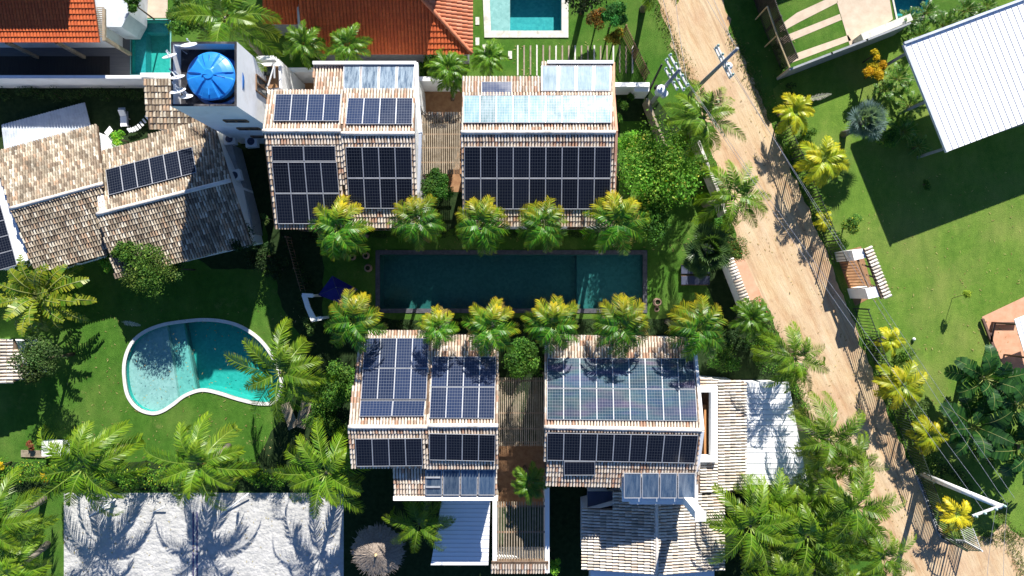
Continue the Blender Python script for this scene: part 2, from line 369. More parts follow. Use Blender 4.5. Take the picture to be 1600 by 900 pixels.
# ------------------------------------------------------------------ ground and sheets
def jitter_poly(pts, amp=.12, step=.5, seed=1):
    out = []; n = len(pts)
    for i in range(n):
        a, b = pts[i], pts[(i + 1) % n]; L = (b - a).length; k = max(1, int(L / step)); d = (b - a).normalized() if L else a
        s_ = Vector((-d.y, d.x, 0))
        for j in range(k):
            p = a.lerp(b, j / k)
            out.append(p + s_ * amp * (noise.noise(Vector((p.x * 1.1, p.y * 1.1, seed))) * 1.6 + noise.noise(Vector((p.x * 4, p.y * 4, seed))) * .8))
    return out
def smooth_closed(pts, k=10):
    out = []; n = len(pts)
    for i in range(n):
        p0, p1, p2, p3 = (pts[(i + j - 1) % n] for j in range(4))
        for j in range(k):
            t = j / k
            out.append(.5 * ((2 * p1) + (p2 - p0) * t + (2 * p0 - 5 * p1 + 4 * p2 - p3) * t * t + (3 * p1 - p0 - 3 * p2 + p3) * t ** 3))
    return out
def sheet_mb(outer, holes, z, mb=None):
    mb = mb or MB()
    rings = [[Vector((p[0], p[1], 0)) for p in outer]] + [[Vector((p[0], p[1], 0)) for p in h] for h in holes]
    flat = [p for r in rings for p in r]
    i0 = len(mb.v); mb.v += [(p.x, p.y, z) for p in flat]; mb.c += [(1, 1, 1)] * len(flat)
    for t in tessellate_polygon(rings):
        a, b, c = (flat[i] for i in t)
        if (b - a).cross(c - a).z < 0: t = tuple(reversed(t))
        if abs((b - a).cross(c - a).z) > 1e-9: mb.f.append(tuple(i0 + i for i in t)); mb.mi.append(0)
    return mb
KID = [(283, 500), (325, 497), (365, 503), (395, 518), (418, 540), (436, 572), (443, 605), (430, 630), (405, 633), (372, 626), (340, 616), (315, 612), (291, 620), (272, 634), (254, 645), (236, 648), (214, 640), (198, 620), (192, 590), (193, 562), (203, 536), (222, 518), (250, 506)]
kid_o = smooth_closed(PP(KID), 5)
def shrink(poly, d):
    n = len(poly); out = []
    a = sum(poly[i].x * poly[(i + 1) % n].y - poly[(i + 1) % n].x * poly[i].y for i in range(n)); sg = 1 if a > 0 else -1
    for i in range(n):
        p0, p1, p2 = poly[i - 1], poly[i], poly[(i + 1) % n]
        d1 = (p1 - p0).normalized(); d2 = (p2 - p1).normalized()
        n1 = Vector((-d1.y, d1.x, 0)) * sg; n2 = Vector((-d2.y, d2.x, 0)) * sg
        m = n1 + n2
        if m.length < 1e-6: m = n1
        m = m / max(.3, (m.length ** 2) / 2)
        out.append(p1 + m * d)
    return out
kid_i = shrink(kid_o, .25)
long_o = PP([(587, 391), (1011, 391), (1011, 489), (587, 489)]); long_i = shrink(long_o, .32)
top_o = PP([(753, -40), (888, -40), (888, 59), (757, 59)]); top_i = shrink(top_o, .5)
tl_o = PP([(204, 30), (268, 30), (268, 118), (204, 118)]); tl_i = shrink(tl_o, .08)
tr_o = PP([(1387, -30), (1470, -30), (1440, 32), (1400, 32)]); tr_i = shrink(tr_o, .12)
BIG = [Vector((-1500, -1500, 0)), Vector((1500, -1500, 0)), Vector((1500, 1500, 0)), Vector((-1500, 1500, 0))]
single('ground', sheet_mb(BIG, [kid_o, long_o, top_o, tl_o, tr_o], 0.0), M['lawn'], kind='structure', loc=Vector((0, 0, 0)))
road_l = [(1010, -60), (1030, 10), (1045, 50), (1062, 100), (1085, 140), (1098, 190), (1112, 240), (1128, 300), (1148, 360), (1166, 420), (1190, 470), (1215, 520), (1240, 580), (1262, 650), (1285, 720), (1330, 780), (1375, 840), (1390, 980)]
road_r = [(1700, 980), (1700, 862), (1600, 842), (1570, 818), (1545, 840), (1524, 838), (1506, 846), (1474, 840), (1456, 800), (1430, 736), (1405, 690), (1378, 622), (1362, 580), (1330, 500), (1312, 450), (1280, 368), (1248, 290), (1222, 232), (1200, 180), (1168, 105), (1142, 50), (1118, -60)]
single('dirt_road', sheet_mb(jitter_poly(PP(road_l + road_r), .2, .3), [], .008), M['road'], kind='structure')
single('right_lawn', sheet_mb(jitter_poly(PP([(1208, 140), (1235, 118), (1420, 45), (1700, -60), (1700, 850), (1600, 838), (1570, 818), (1545, 838), (1505, 840), (1476, 836), (1434, 736), (1380, 620), (1334, 500), (1252, 290)]), .05, .4, 3), [], .004), M['lawn_light'], kind='structure')
single('sand_court', sheet_mb(PP([(100, 770), (537, 770), (537, 1100), (100, 1100)]), [], .012), M['sand'], kind='structure')
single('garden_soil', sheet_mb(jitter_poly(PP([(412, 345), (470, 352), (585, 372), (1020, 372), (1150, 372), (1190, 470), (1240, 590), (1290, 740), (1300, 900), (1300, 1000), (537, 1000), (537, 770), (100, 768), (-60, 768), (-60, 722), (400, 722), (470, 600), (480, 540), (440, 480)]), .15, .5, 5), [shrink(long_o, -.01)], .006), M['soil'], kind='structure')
single('pool_garden_lawn', sheet_mb(jitter_poly(PP([(505, 362), (1060, 362), (1075, 400), (1105, 450), (1120, 480), (1085, 500), (1020, 498), (505, 498)]), .1, .5, 6), [shrink(long_o, -.02)], .010), M['lawn'], kind='structure')
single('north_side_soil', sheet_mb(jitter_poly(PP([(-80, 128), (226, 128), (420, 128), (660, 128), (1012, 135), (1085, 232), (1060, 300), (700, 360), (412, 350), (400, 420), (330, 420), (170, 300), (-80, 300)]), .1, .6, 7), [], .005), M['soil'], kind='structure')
single('walled_lawn', sheet_mb(jitter_poly(PP([(968, 190), (1000, 190), (1060, 232), (1092, 300), (1100, 380), (1000, 380), (968, 330)]), .1, .6, 7), [], .009), M['lawn'], kind='structure')
single('terrace_paving', sheet_mb(PP([(-60, 42), (204, 42), (204, 118), (-60, 118)]), [], .016), M['deck'], kind='structure')
single('side_path', sheet_mb(PP([(203, -60), (262, -60), (262, 28), (203, 28)]), [], .016), M['beige'], kind='structure')
single('timber_terrace', sheet_mb(PP([(-60, 88), (172, 88), (172, 117), (-60, 117)]), [], .03), M['dark_deck'], kind='structure')
single('brick_yard', sheet_mb(PP([(640, 120), (735, 120), (735, 300), (640, 300)]), [], .014), M['brick'], kind='structure')
single('back_yard_paving', sheet_mb(PP([(412, 108), (500, 108), (500, 160), (412, 160)]), [], .018), M['brick'], kind='structure')
single('lower_yard_paving', sheet_mb(PP([(776, 694), (852, 694), (852, 790), (776, 790)]), [], .014), M['brick'], kind='structure')
single('side_garden_path', sheet_mb(jitter_poly(PP([(868, 850), (874, 830), (905, 795), (915, 770), (930, 772), (918, 806), (888, 845), (884, 900), (868, 900)]), .06, .3, 2), [], .012), M['soil'], kind='structure')
single('terracotta_pavement', sheet_mb(PP([(1143, 404), (1163, 404), (1194, 470), (1176, 478)]), [], .016), M['terracotta_floor'], kind='structure')
single('terracotta_patio', sheet_mb(PP([(1534, 495), (1640, 445), (1660, 590), (1600, 590), (1565, 576), (1552, 540)]), [], .02), M['terracotta_floor'], kind='structure')
# driveway, top right
dp = MB()
sheet_mb(PP([(1308, 5), (1312, -60), (1380, -60), (1395, 30), (1342, 66), (1328, 72)]), [], .016, dp)
for q in ([(1218, 40), (1245, 20), (1306, -8), (1309, 4), (1250, 34), (1219, 51)], [(1211, 62), (1312, 22), (1315, 31), (1217, 72)], [(1225, 90), (1325, 55), (1330, 63), (1232, 100)]):
    sheet_mb(PP(q), [], .016, dp)
single('driveway', dp, M['beige'], kind='structure')

# ------------------------------------------------------------------ pools
def pool(label, outer, inner, depth_floors, wmat, cmat, group=None, wl=-.12):
    c = sum((Vector(p) for p in outer), Vector((0, 0, 0))) / len(outer)
    t = thing('swimming_pool', label, 'pool', (c.x, c.y, 0))
    b = MB()
    zmin = min(z for _, z, _ in depth_floors)
    n = len(inner)
    for i in range(n):
        p, q = inner[i], inner[(i + 1) % n]
        b.face([(p.x, p.y, .05), (q.x, q.y, .05), (q.x, q.y, zmin - .05), (p.x, p.y, zmin - .05)])
    part('basin_wall', b, depth_floors[0][2], t)
    for poly, z, m in depth_floors:
        f = MB(); f.prism(poly, zmin - .1 - .01 * len(poly) % .07, z); part('basin_floor', f, m, t)
    wb = sheet_mb(inner, [], wl); part('water', wb, wmat, t)
    cb = MB(); sheet_mb(outer, [inner], .07, cb)
    for ring in (outer, inner):
        for i in range(len(ring)):
            p, q = ring[i], ring[(i + 1) % len(ring)]
            cb.face([(p.x, p.y, -.1), (q.x, q.y, -.1), (q.x, q.y, .07), (p.x, p.y, .07)])
    part('coping', cb, cmat, t)
    return t
def clip_x(poly, a, b, keep):
    """clip polygon by line a->b, keep side sign"""
    out = []; n = len(poly)
    def sd_(p): return ((b.x - a.x) * (p.y - a.y) - (b.y - a.y) * (p.x - a.x)) * keep
    for i in range(n):
        p, q = poly[i], poly[(i + 1) % n]; s1, s2 = sd_(p), sd_(q)
        if s1 >= 0: out.append(p)
        if s1 * s2 < 0: out.append(p.lerp(q, s1 / (s1 - s2)))
    return out
l1 = (P(255, 500), P(277, 640)); l2 = (P(265, 500), P(290, 640)); l3 = (P(278, 500), P(304, 640))
ki = shrink(kid_i, -.02)
pool('kidney-shaped turquoise pool with white coping on the left lawn', kid_o, kid_i,
     [(clip_x(ki, *l3, 1), -1.5, M['aqua_deep']), (clip_x(clip_x(ki, *l1, 1), *l3, -1), -.75, M['aqua_mid']), (clip_x(ki, *l1, -1), -.42, M['aqua_pale']), (clip_x(clip_x(ki, *l2, 1), *l3, -1), -1.02, M['aqua_mid'])],
     M['water'], M['coping_white'])
li = shrink(long_i, -.02)
pool('long dark green rectangular pool between the two rows of palms', long_o, long_i,
     [(clip_x(li, P(903, 300), P(903, 600), -1), -1.5, M['black_mosaic']), (clip_x(li, P(903, 300), P(903, 600), 1), -.9, M['black_mosaic_step'])], M['water_dark'], M['dark_stone'])
ti = shrink(top_i, -.02)
pool('rectangular pool with pale stone rim at the top edge beside sleepers', top_o, top_i,
     [(clip_x(clip_x(ti, P(797, 0), P(797, 100), 1), P(700, 46), P(900, 46), 1), -1.4, M['teal_deep']), (clip_x(ti, P(797, 0), P(797, 100), -1), -.4, M['aqua_pale']), (clip_x(clip_x(ti, P(797, 0), P(797, 100), 1), P(700, 46), P(900, 46), -1), -.35, M['aqua_mid'])], M['water'], M['light_stone'])
tli = shrink(tl_i, -.02)
pool('small turquoise pool beside the white boundary wall at top left', tl_o, tl_i,
     [(clip_x(clip_x(tli, P(222, 0), P(222, 100), 1), P(100, 46), P(300, 46), -1), -1.3, M['aqua_deep']), (clip_x(tli, P(222, 0), P(222, 100), -1), -.5, M['teal_deep']), (clip_x(clip_x(tli, P(222, 0), P(222, 100), 1), P(100, 46), P(300, 46), 1), -.6, M['teal_deep'])], M['water'], M['aqua_mid'])
tri_ = shrink(tr_i, -.02)
pool('pool corner with dark water at the top right beyond the driveway', tr_o, tr_i, [(tri_, -1.2, M['teal_deep'])], M['water'], M['light_stone'])

# ------------------------------------------------------------------ roofs
def in_poly(x, y, poly):
    c = False; n = len(poly)
    for i in range(n):
        x1, y1 = poly[i]; x2, y2 = poly[(i + 1) % n]
        if (y1 > y) != (y2 > y) and x < (x2 - x1) * (y - y1) / (y2 - y1) + x1: c = not c
    return c
def tiles(poly, down, rnd, tw=.19, tl=.36, lift=.05, amp=.105, orange=False):
    """barrel tiles over a planar 3D polygon; down = rough downhill direction (world)"""
    mb = MB(); n = (poly[1] - poly[0]).cross(poly[2] - poly[0]).normalized()
    if n.z < 0: n = -n
    v = (down - n * down.dot(n)).normalized(); u = v.cross(n).normalized(); o = poly[0]
    uv = [((p - o).dot(u), (p - o).dot(v)) for p in poly]
    u0, u1 = min(a for a, _ in uv), max(a for a, _ in uv); v0, v1 = min(b for _, b in uv), max(b for _, b in uv)
    prof = [(-.42, -.1), (-.29, .62), (0, 1.0), (.29, .62), (.42, -.1)]
    nu = int((u1 - u0) / tw) + 1; nv = int((v1 - v0) / tl) + 1
    for i in range(nu):
        uc = u0 + (i + .5) * tw
        for j in range(nv):
            vc = v1 - (j + .5) * tl
            if not in_poly(uc, vc, uv): continue
            a0 = vc - tl * .56; a1 = vc + tl * .53
            du = rnd.uniform(-.008, .008); dz = rnd.uniform(-.006, .012); sk = rnd.uniform(-.008, .008)
            if orange: prof = [(-.48, 0), (-.3, .6), (0, 1), (.3, .6), (.48, 0)]
            if orange: du *= .2; dz *= .2; sk *= .1
            k = len(mb.v)
            for (vv, zz, ww, dd) in ((a0, 0.0, .84, -sk), (a1, lift, 1.0, sk)):
                for (pu, pz) in prof:
                    q = o + u * (uc + du + dd + pu * tw * ww) + v * vv + n * (pz * amp * ww + zz + dz + .01)
                    mb.v.append(tuple(q)); mb.c.append((1, 1, 1))
            for t in range(4): mb.f.append((k + t, k + 5 + t, k + 6 + t, k + 1 + t)); mb.mi.append(0)
            mb.f.append((k + 5, k + 9, k + 8, k + 7, k + 6)); mb.mi.append(0)
    return mb
def plane_from(a, b, slope, down):
    """plane through ridge a-b falling at `slope` degrees towards `down`"""
    u = (b - a); u.z = 0 if abs(u.z) < 1e-6 else u.z; u = u.normalized()
    d = Vector((-u.y, u.x, 0)).normalized()
    if d.dot(down) < 0: d = -d
    v = Vector((d.x * math.cos(R(slope)), d.y * math.cos(R(slope)), -math.sin(R(slope))))
    n = u.cross(v).normalized()
    if n.z < 0: n = -n
    return (a.copy(), n), v
RND = random.Random(7)
def roof_face(parent, poly, down, tm, um, tw=.19, tl=.36, orange=False, name='roof_tiles', amp=.10):
    s_ = MB(); s_.slab(poly, .14); part('roof_deck', s_, um, parent)
    part(name, tiles(poly, down, RND, tw, tl, orange=orange, amp=amp), tm, parent, smooth=False)
def ridge_cap(parent, a, b, mat, r=.14, name='ridge_cap'):
    mb = MB(); k = max(2, int((b - a).length / .4)); pts = []
    for i in range(k + 1):
        p = a.lerp(b, i / k); p.z += .05 + noise.noise(p * 2.3) * .02; pts.append(p)
    mb.tube(pts, [r * (1 + .12 * noise.noise(p * 5)) for p in pts], 8)
    return part(name, mb, mat, parent, smooth=True)
def wall_ring(tops, z0, mat, parent, inset=.35, name='wall'):
    """walls under a roof outline (3D points), inset; each top vertex keeps its own height"""
    xs = [Vector((p.x, p.y, 0)) for p in tops]; ins = shrink(xs, inset)
    mb = MB(); n = len(tops)
    for i in range(n):
        a, b = ins[i], ins[(i + 1) % n]; za, zb = tops[i].z - .18, tops[(i + 1) % n].z - .18
        mb.face([(a.x, a.y, z0), (b.x, b.y, z0), (b.x, b.y, zb), (a.x, a.y, za)])
    return part(name, mb, mat, parent)
def window(parent, a, b, z0, z1, out):
    """window on a vertical wall between ground points a and b, facing out"""
    o = Vector(out).normalized() * .03; a = Vector((a[0], a[1], 0)) + o; b = Vector((b[0], b[1], 0)) + o
    f = MB(); zz = Vector((0, 0, 1))
    for p, q in ((a + zz * z0, b + zz * z0), (a + zz * z1, b + zz * z1), (a + zz * z0, a + zz * z1), (b + zz * z0, b + zz * z1), ((a + b) / 2 + zz * z0, (a + b) / 2 + zz * z1)):
        f.beam(p, q, .07, .07)
    w_ = part('window', f, M['wood_brown'], parent)
    g = MB(); g.face([a + zz * z0, b + zz * z0, b + zz * z1, a + zz * z1]); part('pane', g, M['glass'], w_)
    return w_
ORD = ['first', 'second', 'third', 'fourth', 'fifth', 'sixth', 'seventh', 'eighth', 'ninth', 'tenth']
def uvquad(mesh):
    uv = mesh.uv_layers.new(name='UVMap')
    for i, c in enumerate(((0, 0), (1, 0), (1, 1), (0, 1))): uv.data[i].uv = c
def panels(host, pl, quad, nc, nr, where, rowname, glass, land=False, kind='solar_panel', group=None, off=.20, gap=.012, frame_t=.03, names=None):
    """quad: pixel corners TL TR BR BL on the roof plane; nc x nr panels, each a thing of its own"""
    tl_, tr_, br, bl = (on_plane(*q, pl, off) for q in quad); n = pl[1]
    for j in range(nr):
        for i in range(nc):
            def bil(s, t): return tl_.lerp(tr_, s).lerp(bl.lerp(br, s), t)
            g = gap
            c = [bil((i + g * 1.0) / nc, (j + 1 - g) / nr), bil((i + 1 - g) / nc, (j + 1 - g) / nr), bil((i + 1 - g) / nc, (j + g) / nr), bil((i + g) / nc, (j + g) / nr)]
            m = sum(c, Vector((0, 0, 0))) / 4
            fr = MB(); ft = frame_t; tb = MB(); tb.slab([q - n * .012 for q in reversed(c)], .02); t = part(kind, tb, M['roof_dark'], host)
            e = [(c[k], c[(k + 1) % 4]) for k in range(4)]
            for a, b in e: fr.beam(a, b, ft * 1.15, .045)
            
            part('frame', fr, M['alu'], t)
            gl = MB(); gl.face([q + n * .012 for q in c]); go = part('glass', gl, glass, t)
            uvquad(go.data)

def house(name, label, NL, NR, RL, RR, SL, SR, mat, um, slope=19.5, zr=8.0, cap=None, wins=True, tw=.19, tl=.36, split=None, wall='white', nslope=None, cat='house', capmat='cream'):
    """gabled house: pixel corners of the north eave, ridge and south eave; returns thing and both roof planes"""
    a, b = P(*RL, zr), P(*RR, zr); mid = (a + b) / 2
    t = thing(name, label, cat, (mid.x, mid.y, 0))
    up = Vector(((b - a).normalized().y * -1, (b - a).normalized().x, 0))
    pn, vn = plane_from(a, b, nslope or slope, up); ps, vs = plane_from(a, b, slope, -up)
    nl, nr_ = on_plane(*NL, pn), on_plane(*NR, pn); sl, sr = on_plane(*SL, ps), on_plane(*SR, ps)
    roof_face(t, [nl, nr_, b, a], vn, mat, um, tw, tl)
    roof_face(t, [a, b, sr, sl], vs, mat, um, tw, tl)
    ridge_cap(t, a, b, M[capmat])
    wall_ring([sl, sr, b, nr_, nl, a], 0, M[wall], t, .3)
    if wins:
        for k, (p, q) in enumerate(((sl, sr), (nl, nr_))):
            out = (up * (-1 if k == 0 else 1)); d = (q - p); d.z = 0; L = d.length; d = d.normalized()
            for s_ in (.2, .5, .8):
                c = p + d * (L * s_) - out * .3
                for z0 in ((.9, 3.9) if p.z > 4.5 else (.9,)):
                    if z0 + 1.2 < p.z - .25: window(t, c - d * .6, c + d * .6, z0, z0 + 1.2, out)
    return t, pn, ps, (nl, nr_, a, b, sl, sr)
# --- upper left villa, two blocks
UL = 'upper-left villa'
hA, pnA, psA, cA = house('tiled_villa', 'upper-left cream-tiled villa beside the tall white water tower', (419, 142), (535, 142), (411, 205), (533, 205), (429, 357), (541, 357), M['tile'], M['under'])
hA2, pnA2, psA2, cA2 = house('tiled_villa', 'cream-tiled villa block left of the upper slatted walkway', (537, 140), (648, 140), (533.5, 209), (648, 209), (543, 355), (652, 355), M['tile'], M['under'])
panels(hA, pnA, [(431, 147), (533, 147), (530, 189), (427, 189)], 4, 1, 'left block of upper-left villa', 'north slope', M['pv_sun'], group='panels on the north slopes of the upper villas')
panels(hA2, pnA2, [(544, 153), (645, 153), (644, 194), (540, 194)], 4, 1, 'right block of upper-left villa', 'north slope', M['pv_sun'], group='panels on the north slopes of the upper villas')
G2 = 'panels on the pool-facing slopes of the upper villas'
panels(hA, psA, [(424, 228), (524, 228), (525, 252), (425.5, 252)], 2, 1, 'left block, upper-left villa', 'landscape row facing the pool', M['pv_land'], group=G2)
panels(hA, psA, [(425, 253), (526, 253), (534, 350), (434, 350)], 4, 2, 'left block, upper-left villa', 'middle row facing the pool|bottom row facing the pool', M['pv'], group=G2)
panels(hA2, psA2, [(540, 229.5), (642.5, 229.5), (645, 326), (546, 326)], 4, 2, 'right block, upper-left villa', 'top row facing the pool|bottom row facing the pool', M['pv'], group=G2)
# lower back roof with four collectors
def low_roof(label, quad, z, slope, down, mat, um, parent=None, tw=.19, tl=.36, name='lean_to_roof', wall='white', zb=0.0, wallin=.2, cat='roof'):
    """single pitched roof: quad pixels TL TR BR BL; z is the height of the uphill edge"""
    tl_, tr_, br, bl = quad
    ridge = {'S': (tl_, tr_), 'N': (bl, br), 'E': (tl_, bl), 'W': (tr_, br)}[down]
    dv = {'S': Vector((0, -1, 0)), 'N': Vector((0, 1, 0)), 'E': Vector((1, 0, 0)), 'W': Vector((-1, 0, 0))}[down]
    a, b = P(*ridge[0], z), P(*ridge[1], z)
    pl, v = plane_from(a, b, slope, dv)
    pts = [on_plane(*q, pl) for q in quad]
    c = sum(pts, Vector((0, 0, 0))) / len(pts)
    t = parent or thing(name, label, cat, (c.x, c.y, 0))
    if mat: roof_face(t, pts, v, mat, um, tw, tl)
    if wall: wall_ring(pts, zb, M[wall], t, wallin)
    return t, pl, pts
_, pBk, _ = low_roof('', [(490, 99), (650, 99), (650, 146), (490, 146)], 6.75, 17, 'N', M['tile'], M['under'], parent=hA2)
gA = MB(); gA.beam(P(490, 99.5, 6.3), P(651, 99.5, 6.3), .2, .45); part('parapet', gA, M['white'], hA2)
gB = MB(); gB.beam(P(651, 100, 6.35), P(651.5, 146, 6.9), .22, .35); gB.beam(P(651.5, 146, 6.9), P(657, 209, 8.0), .22, .35); gB.beam(P(657, 209, 8.0), P(654, 300, 6.7), .16, .3); part('parapet', gB, M['white'], hA2)
panels(hA2, pBk, [(536, 100), (649, 100), (646, 144), (536, 144)], 4, 1, 'back roof of the upper-left villa', 'hazy with condensation', M['thermal'], kind='solar_water_heater', group='water heating panels on the back roofs', gap=.05, frame_t=.05)
# --- upper middle villa
hB, pnB, psB, cB = house('tiled_villa', 'upper-middle cream-tiled villa with glaring panels above the long pool', (724, 146), (957, 146), (720, 207), (962, 207), (724, 353), (958, 353), M['tile'], M['under'])
panels(hB, pnB, [(724.5, 149), (955, 149), (955, 192), (724, 192)], 9, 1, 'upper-middle villa, bleached by glare', 'north slope', M['pv_glare'], group='glaring panels on the upper-middle villa')
panels(hB, psB, [(725.5, 229), (955, 229), (953, 327), (726, 327)], 9, 2, 'upper-middle villa', 'top row facing the pool|bottom row facing the pool', M['pv'], group=G2)
_, pBk2, _ = low_roof('', [(722, 121), (857, 121), (857, 148), (722, 148)], 6.95, 17, 'N', M['tile'], M['under'], parent=hB, wall=None)
_, pBk3, _ = low_roof('', [(846, 98), (958, 98), (957, 148), (846, 148)], 6.97, 17, 'N', M['tile'], M['under'], parent=hB)
gB = MB(); gB.beam(P(855, 98.5, 6.4), P(958, 98.5, 6.4), .2, .5); part('parapet', gB, M['white'], hB)
gB = MB(); gB.beam(P(958.5, 99, 6.35), P(958.5, 146, 6.95), .16, .3); gB.beam(P(958.5, 146, 6.95), P(963, 207, 8), .16, .3); gB.beam(P(963, 207, 8), P(958, 353, 6), .16, .25); part('parapet', gB, M['terracotta_floor'], hB)
panels(hB, pBk2, [(752, 128), (800, 128), (800, 148), (752, 148)], 1, 1, 'on the back tiles of upper-middle villa', 'single small grey landscape solar panel', M['pv_sun_land'])
panels(hB, pBk3, [(845, 101), (956, 101), (954, 144), (845, 144)], 4, 1, 'back roof of upper-middle villa', 'pale grey', M['thermal_grey'], kind='solar_water_heater', group='water heating panels on the back roofs', gap=.05, frame_t=.05)
# --- lower left villa, two blocks
hC, pnC, psC, cC = house('tiled_villa', 'lower-left cream-tiled villa block nearest the dark shrubs', (562, 517), (671, 517), (544.5, 667), (668, 667), (549, 730), (664, 729), M['tile'], M['under'])
hC2, pnC2, psC2, cC2 = house('tiled_villa', 'cream-tiled villa block left of the lower slatted walkway', (669, 524), (778, 524), (668.5, 665), (778.5, 665), (665, 731), (777, 731), M['tile'], M['under'])
G3 = 'blue panels on the pool-facing slopes of the lower villas'; G4 = 'dark panels on the far slopes of the lower villas'
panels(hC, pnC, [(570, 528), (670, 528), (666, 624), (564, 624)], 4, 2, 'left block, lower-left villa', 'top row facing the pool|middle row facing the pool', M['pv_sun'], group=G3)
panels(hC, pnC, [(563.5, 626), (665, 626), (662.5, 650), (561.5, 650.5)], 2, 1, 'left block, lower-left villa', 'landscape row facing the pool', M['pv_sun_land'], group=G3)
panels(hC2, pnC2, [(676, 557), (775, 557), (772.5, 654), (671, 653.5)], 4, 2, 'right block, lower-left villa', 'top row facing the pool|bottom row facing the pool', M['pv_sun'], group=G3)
panels(hC, psC, [(555, 685.5), (659, 684.5), (660.5, 728), (557, 729)], 4, 1, 'left block, lower-left villa', 'south slope', M['pv'], group=G4)
panels(hC2, psC2, [(671, 677), (774, 679), (773, 721), (671, 719)], 4, 1, 'right block, lower-left villa', 'south slope', M['pv'], group=G4)
_, pLo, _ = low_roof('', [(615, 731), (777, 731), (777, 778), (616, 778)], 6.6, 12, 'S', M['tile'], M['under'], parent=hC2)
gB = MB(); gB.beam(P(615, 778, 6.2), P(778, 778, 6.2), .26, .3); part('gutter', gB, M['white'], hC2)
panels(hC2, pLo, [(664, 732), (775, 732), (774, 775.5), (664, 775.5)], 4, 1, 'lower back roof of lower-left villa', 'dark blue', M['thermal_dark'], kind='solar_water_heater', group='water heating panels on the lower back roofs', gap=.05, frame_t=.05)
cb_ = MB()
for yy in (746, 761): cb_.beam(on_plane(665, yy, pLo, .24), on_plane(688, yy, pLo, .24), .1, .05)
part('mounting_rail', cb_, M['alu'], hC2)
# --- lower right villa
hD, pnD, psD, cD = house('tiled_villa', 'lower-right cream-tiled villa with nine panels per row and white chimney', (853, 526), (1081, 528), (850, 667), (1096, 672), (852, 757), (1090, 762), M['tile'], M['under'])
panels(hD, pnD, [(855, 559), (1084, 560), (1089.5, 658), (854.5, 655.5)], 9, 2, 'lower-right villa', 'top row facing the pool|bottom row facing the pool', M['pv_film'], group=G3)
panels(hD, psD, [(855, 676), (1091, 680), (1085.5, 724), (854.5, 719.5)], 9, 1, 'lower-right villa', 'south slope', M['pv'], group=G4)
panels(hD, psD, [(881, 721), (930, 721), (930, 742.5), (881, 742.5)], 1, 1, 'below the main row on lower-right villa', 'single landscape solar panel', M['pv_land'])
_, pLd, _ = low_roof('', [(972, 736), (1092, 736), (1092, 783), (972, 783)], 7.02, 12, 'S', None, None, parent=hD)
s_ = MB(); s_.slab([on_plane(*q, pLd) for q in ((972, 736), (1090, 736), (1090, 784), (972, 784))], .12); part('shelf_roof', s_, M['white'], hD)
gB = MB(); gB.beam(P(983, 784, 6.3), P(1089, 784, 6.3), .24, .3); gB.beam(P(1088, 735, 6.9), P(1088, 786, 6.35), .16, .25); part('gutter', gB, M['white'], hD)
gB = MB(); gB.beam(P(1084, 530, 6.2), P(1097, 672, 8.0), .2, .3); gB.beam(P(1097, 672, 8.0), P(1089, 735, 6.95), .2, .3); part('parapet', gB, M['white'], hD)
panels(hD, pLd, [(974, 737.5), (1087, 737.5), (1086.5, 780), (974, 780)], 4, 1, 'lower shelf of lower-right villa', 'dark blue', M['thermal_dark'], kind='solar_water_heater', group='water heating panels on the lower back roofs', gap=.05, frame_t=.05)
ch = MB(); c0 = P(1094, 806, 9.6); ch.box((c0.x, c0.y, 2), .55, .5, 7.6); ch.box((c0.x, c0.y, 9.6), .66, .6, .1); part('chimney', ch, M['white'], hD)

# --- lower annexes right of the villa
hE, pE, _ = low_roof('cream-tiled annex with timber courtyard door beside the lower-right villa', [(1094, 592), (1163, 596), (1165, 768), (1092, 772)], 3.9, 9, 'E', None, None, name='tiled_annex', cat='annex', wall=None)
def on(q): return on_plane(*q, pE)
for qd in ([(1120, 594), (1163, 596), (1165, 768), (1120, 770)], [(1093, 590), (1120, 594), (1120, 603), (1093, 603)], [(1093, 722), (1120, 722), (1120, 770), (1090, 772)]):
    roof_face(hE, [on(q) for q in qd], Vector((1, 0, -.2)), M['tile_pale'], M['under'], .21, .4)
wall_ring([on(q) for q in ((1092, 592), (1163, 596), (1165, 768), (1090, 772))], 0, M['white'], hE, .2)
gB = MB(); z_ = 4.05
gB.beam(P(1091, 608, z_ + .013), P(1120, 608, z_ + .013), .35, .5); gB.beam(P(1114.5, 603, z_), P(1114.5, 720, z_), .45, .5); gB.beam(P(1090, 716, z_ + .021), P(1119, 716, z_ + .021), .4, .5); part('parapet', gB, M['white'], hE)
gB = MB(); gB.prism(PP([(1091, 606), (1116, 606), (1116, 720), (1091, 720)], 2.2), 2.0, 2.2); part('courtyard_floor', gB, M['brick'], hE)
gB = MB(); gB.beam(P(1097, 632, 2.5), P(1097, 714, 2.5), .55, .1); part('door_leaf', gB, M['wood_orange'], hE)
gB = MB(); gB.prism(PP([(1088, 764), (1142, 764), (1128, 772), (1088, 774)], 3.6), 3.3, 3.62); part('eave_board', gB, M['white'], hE)
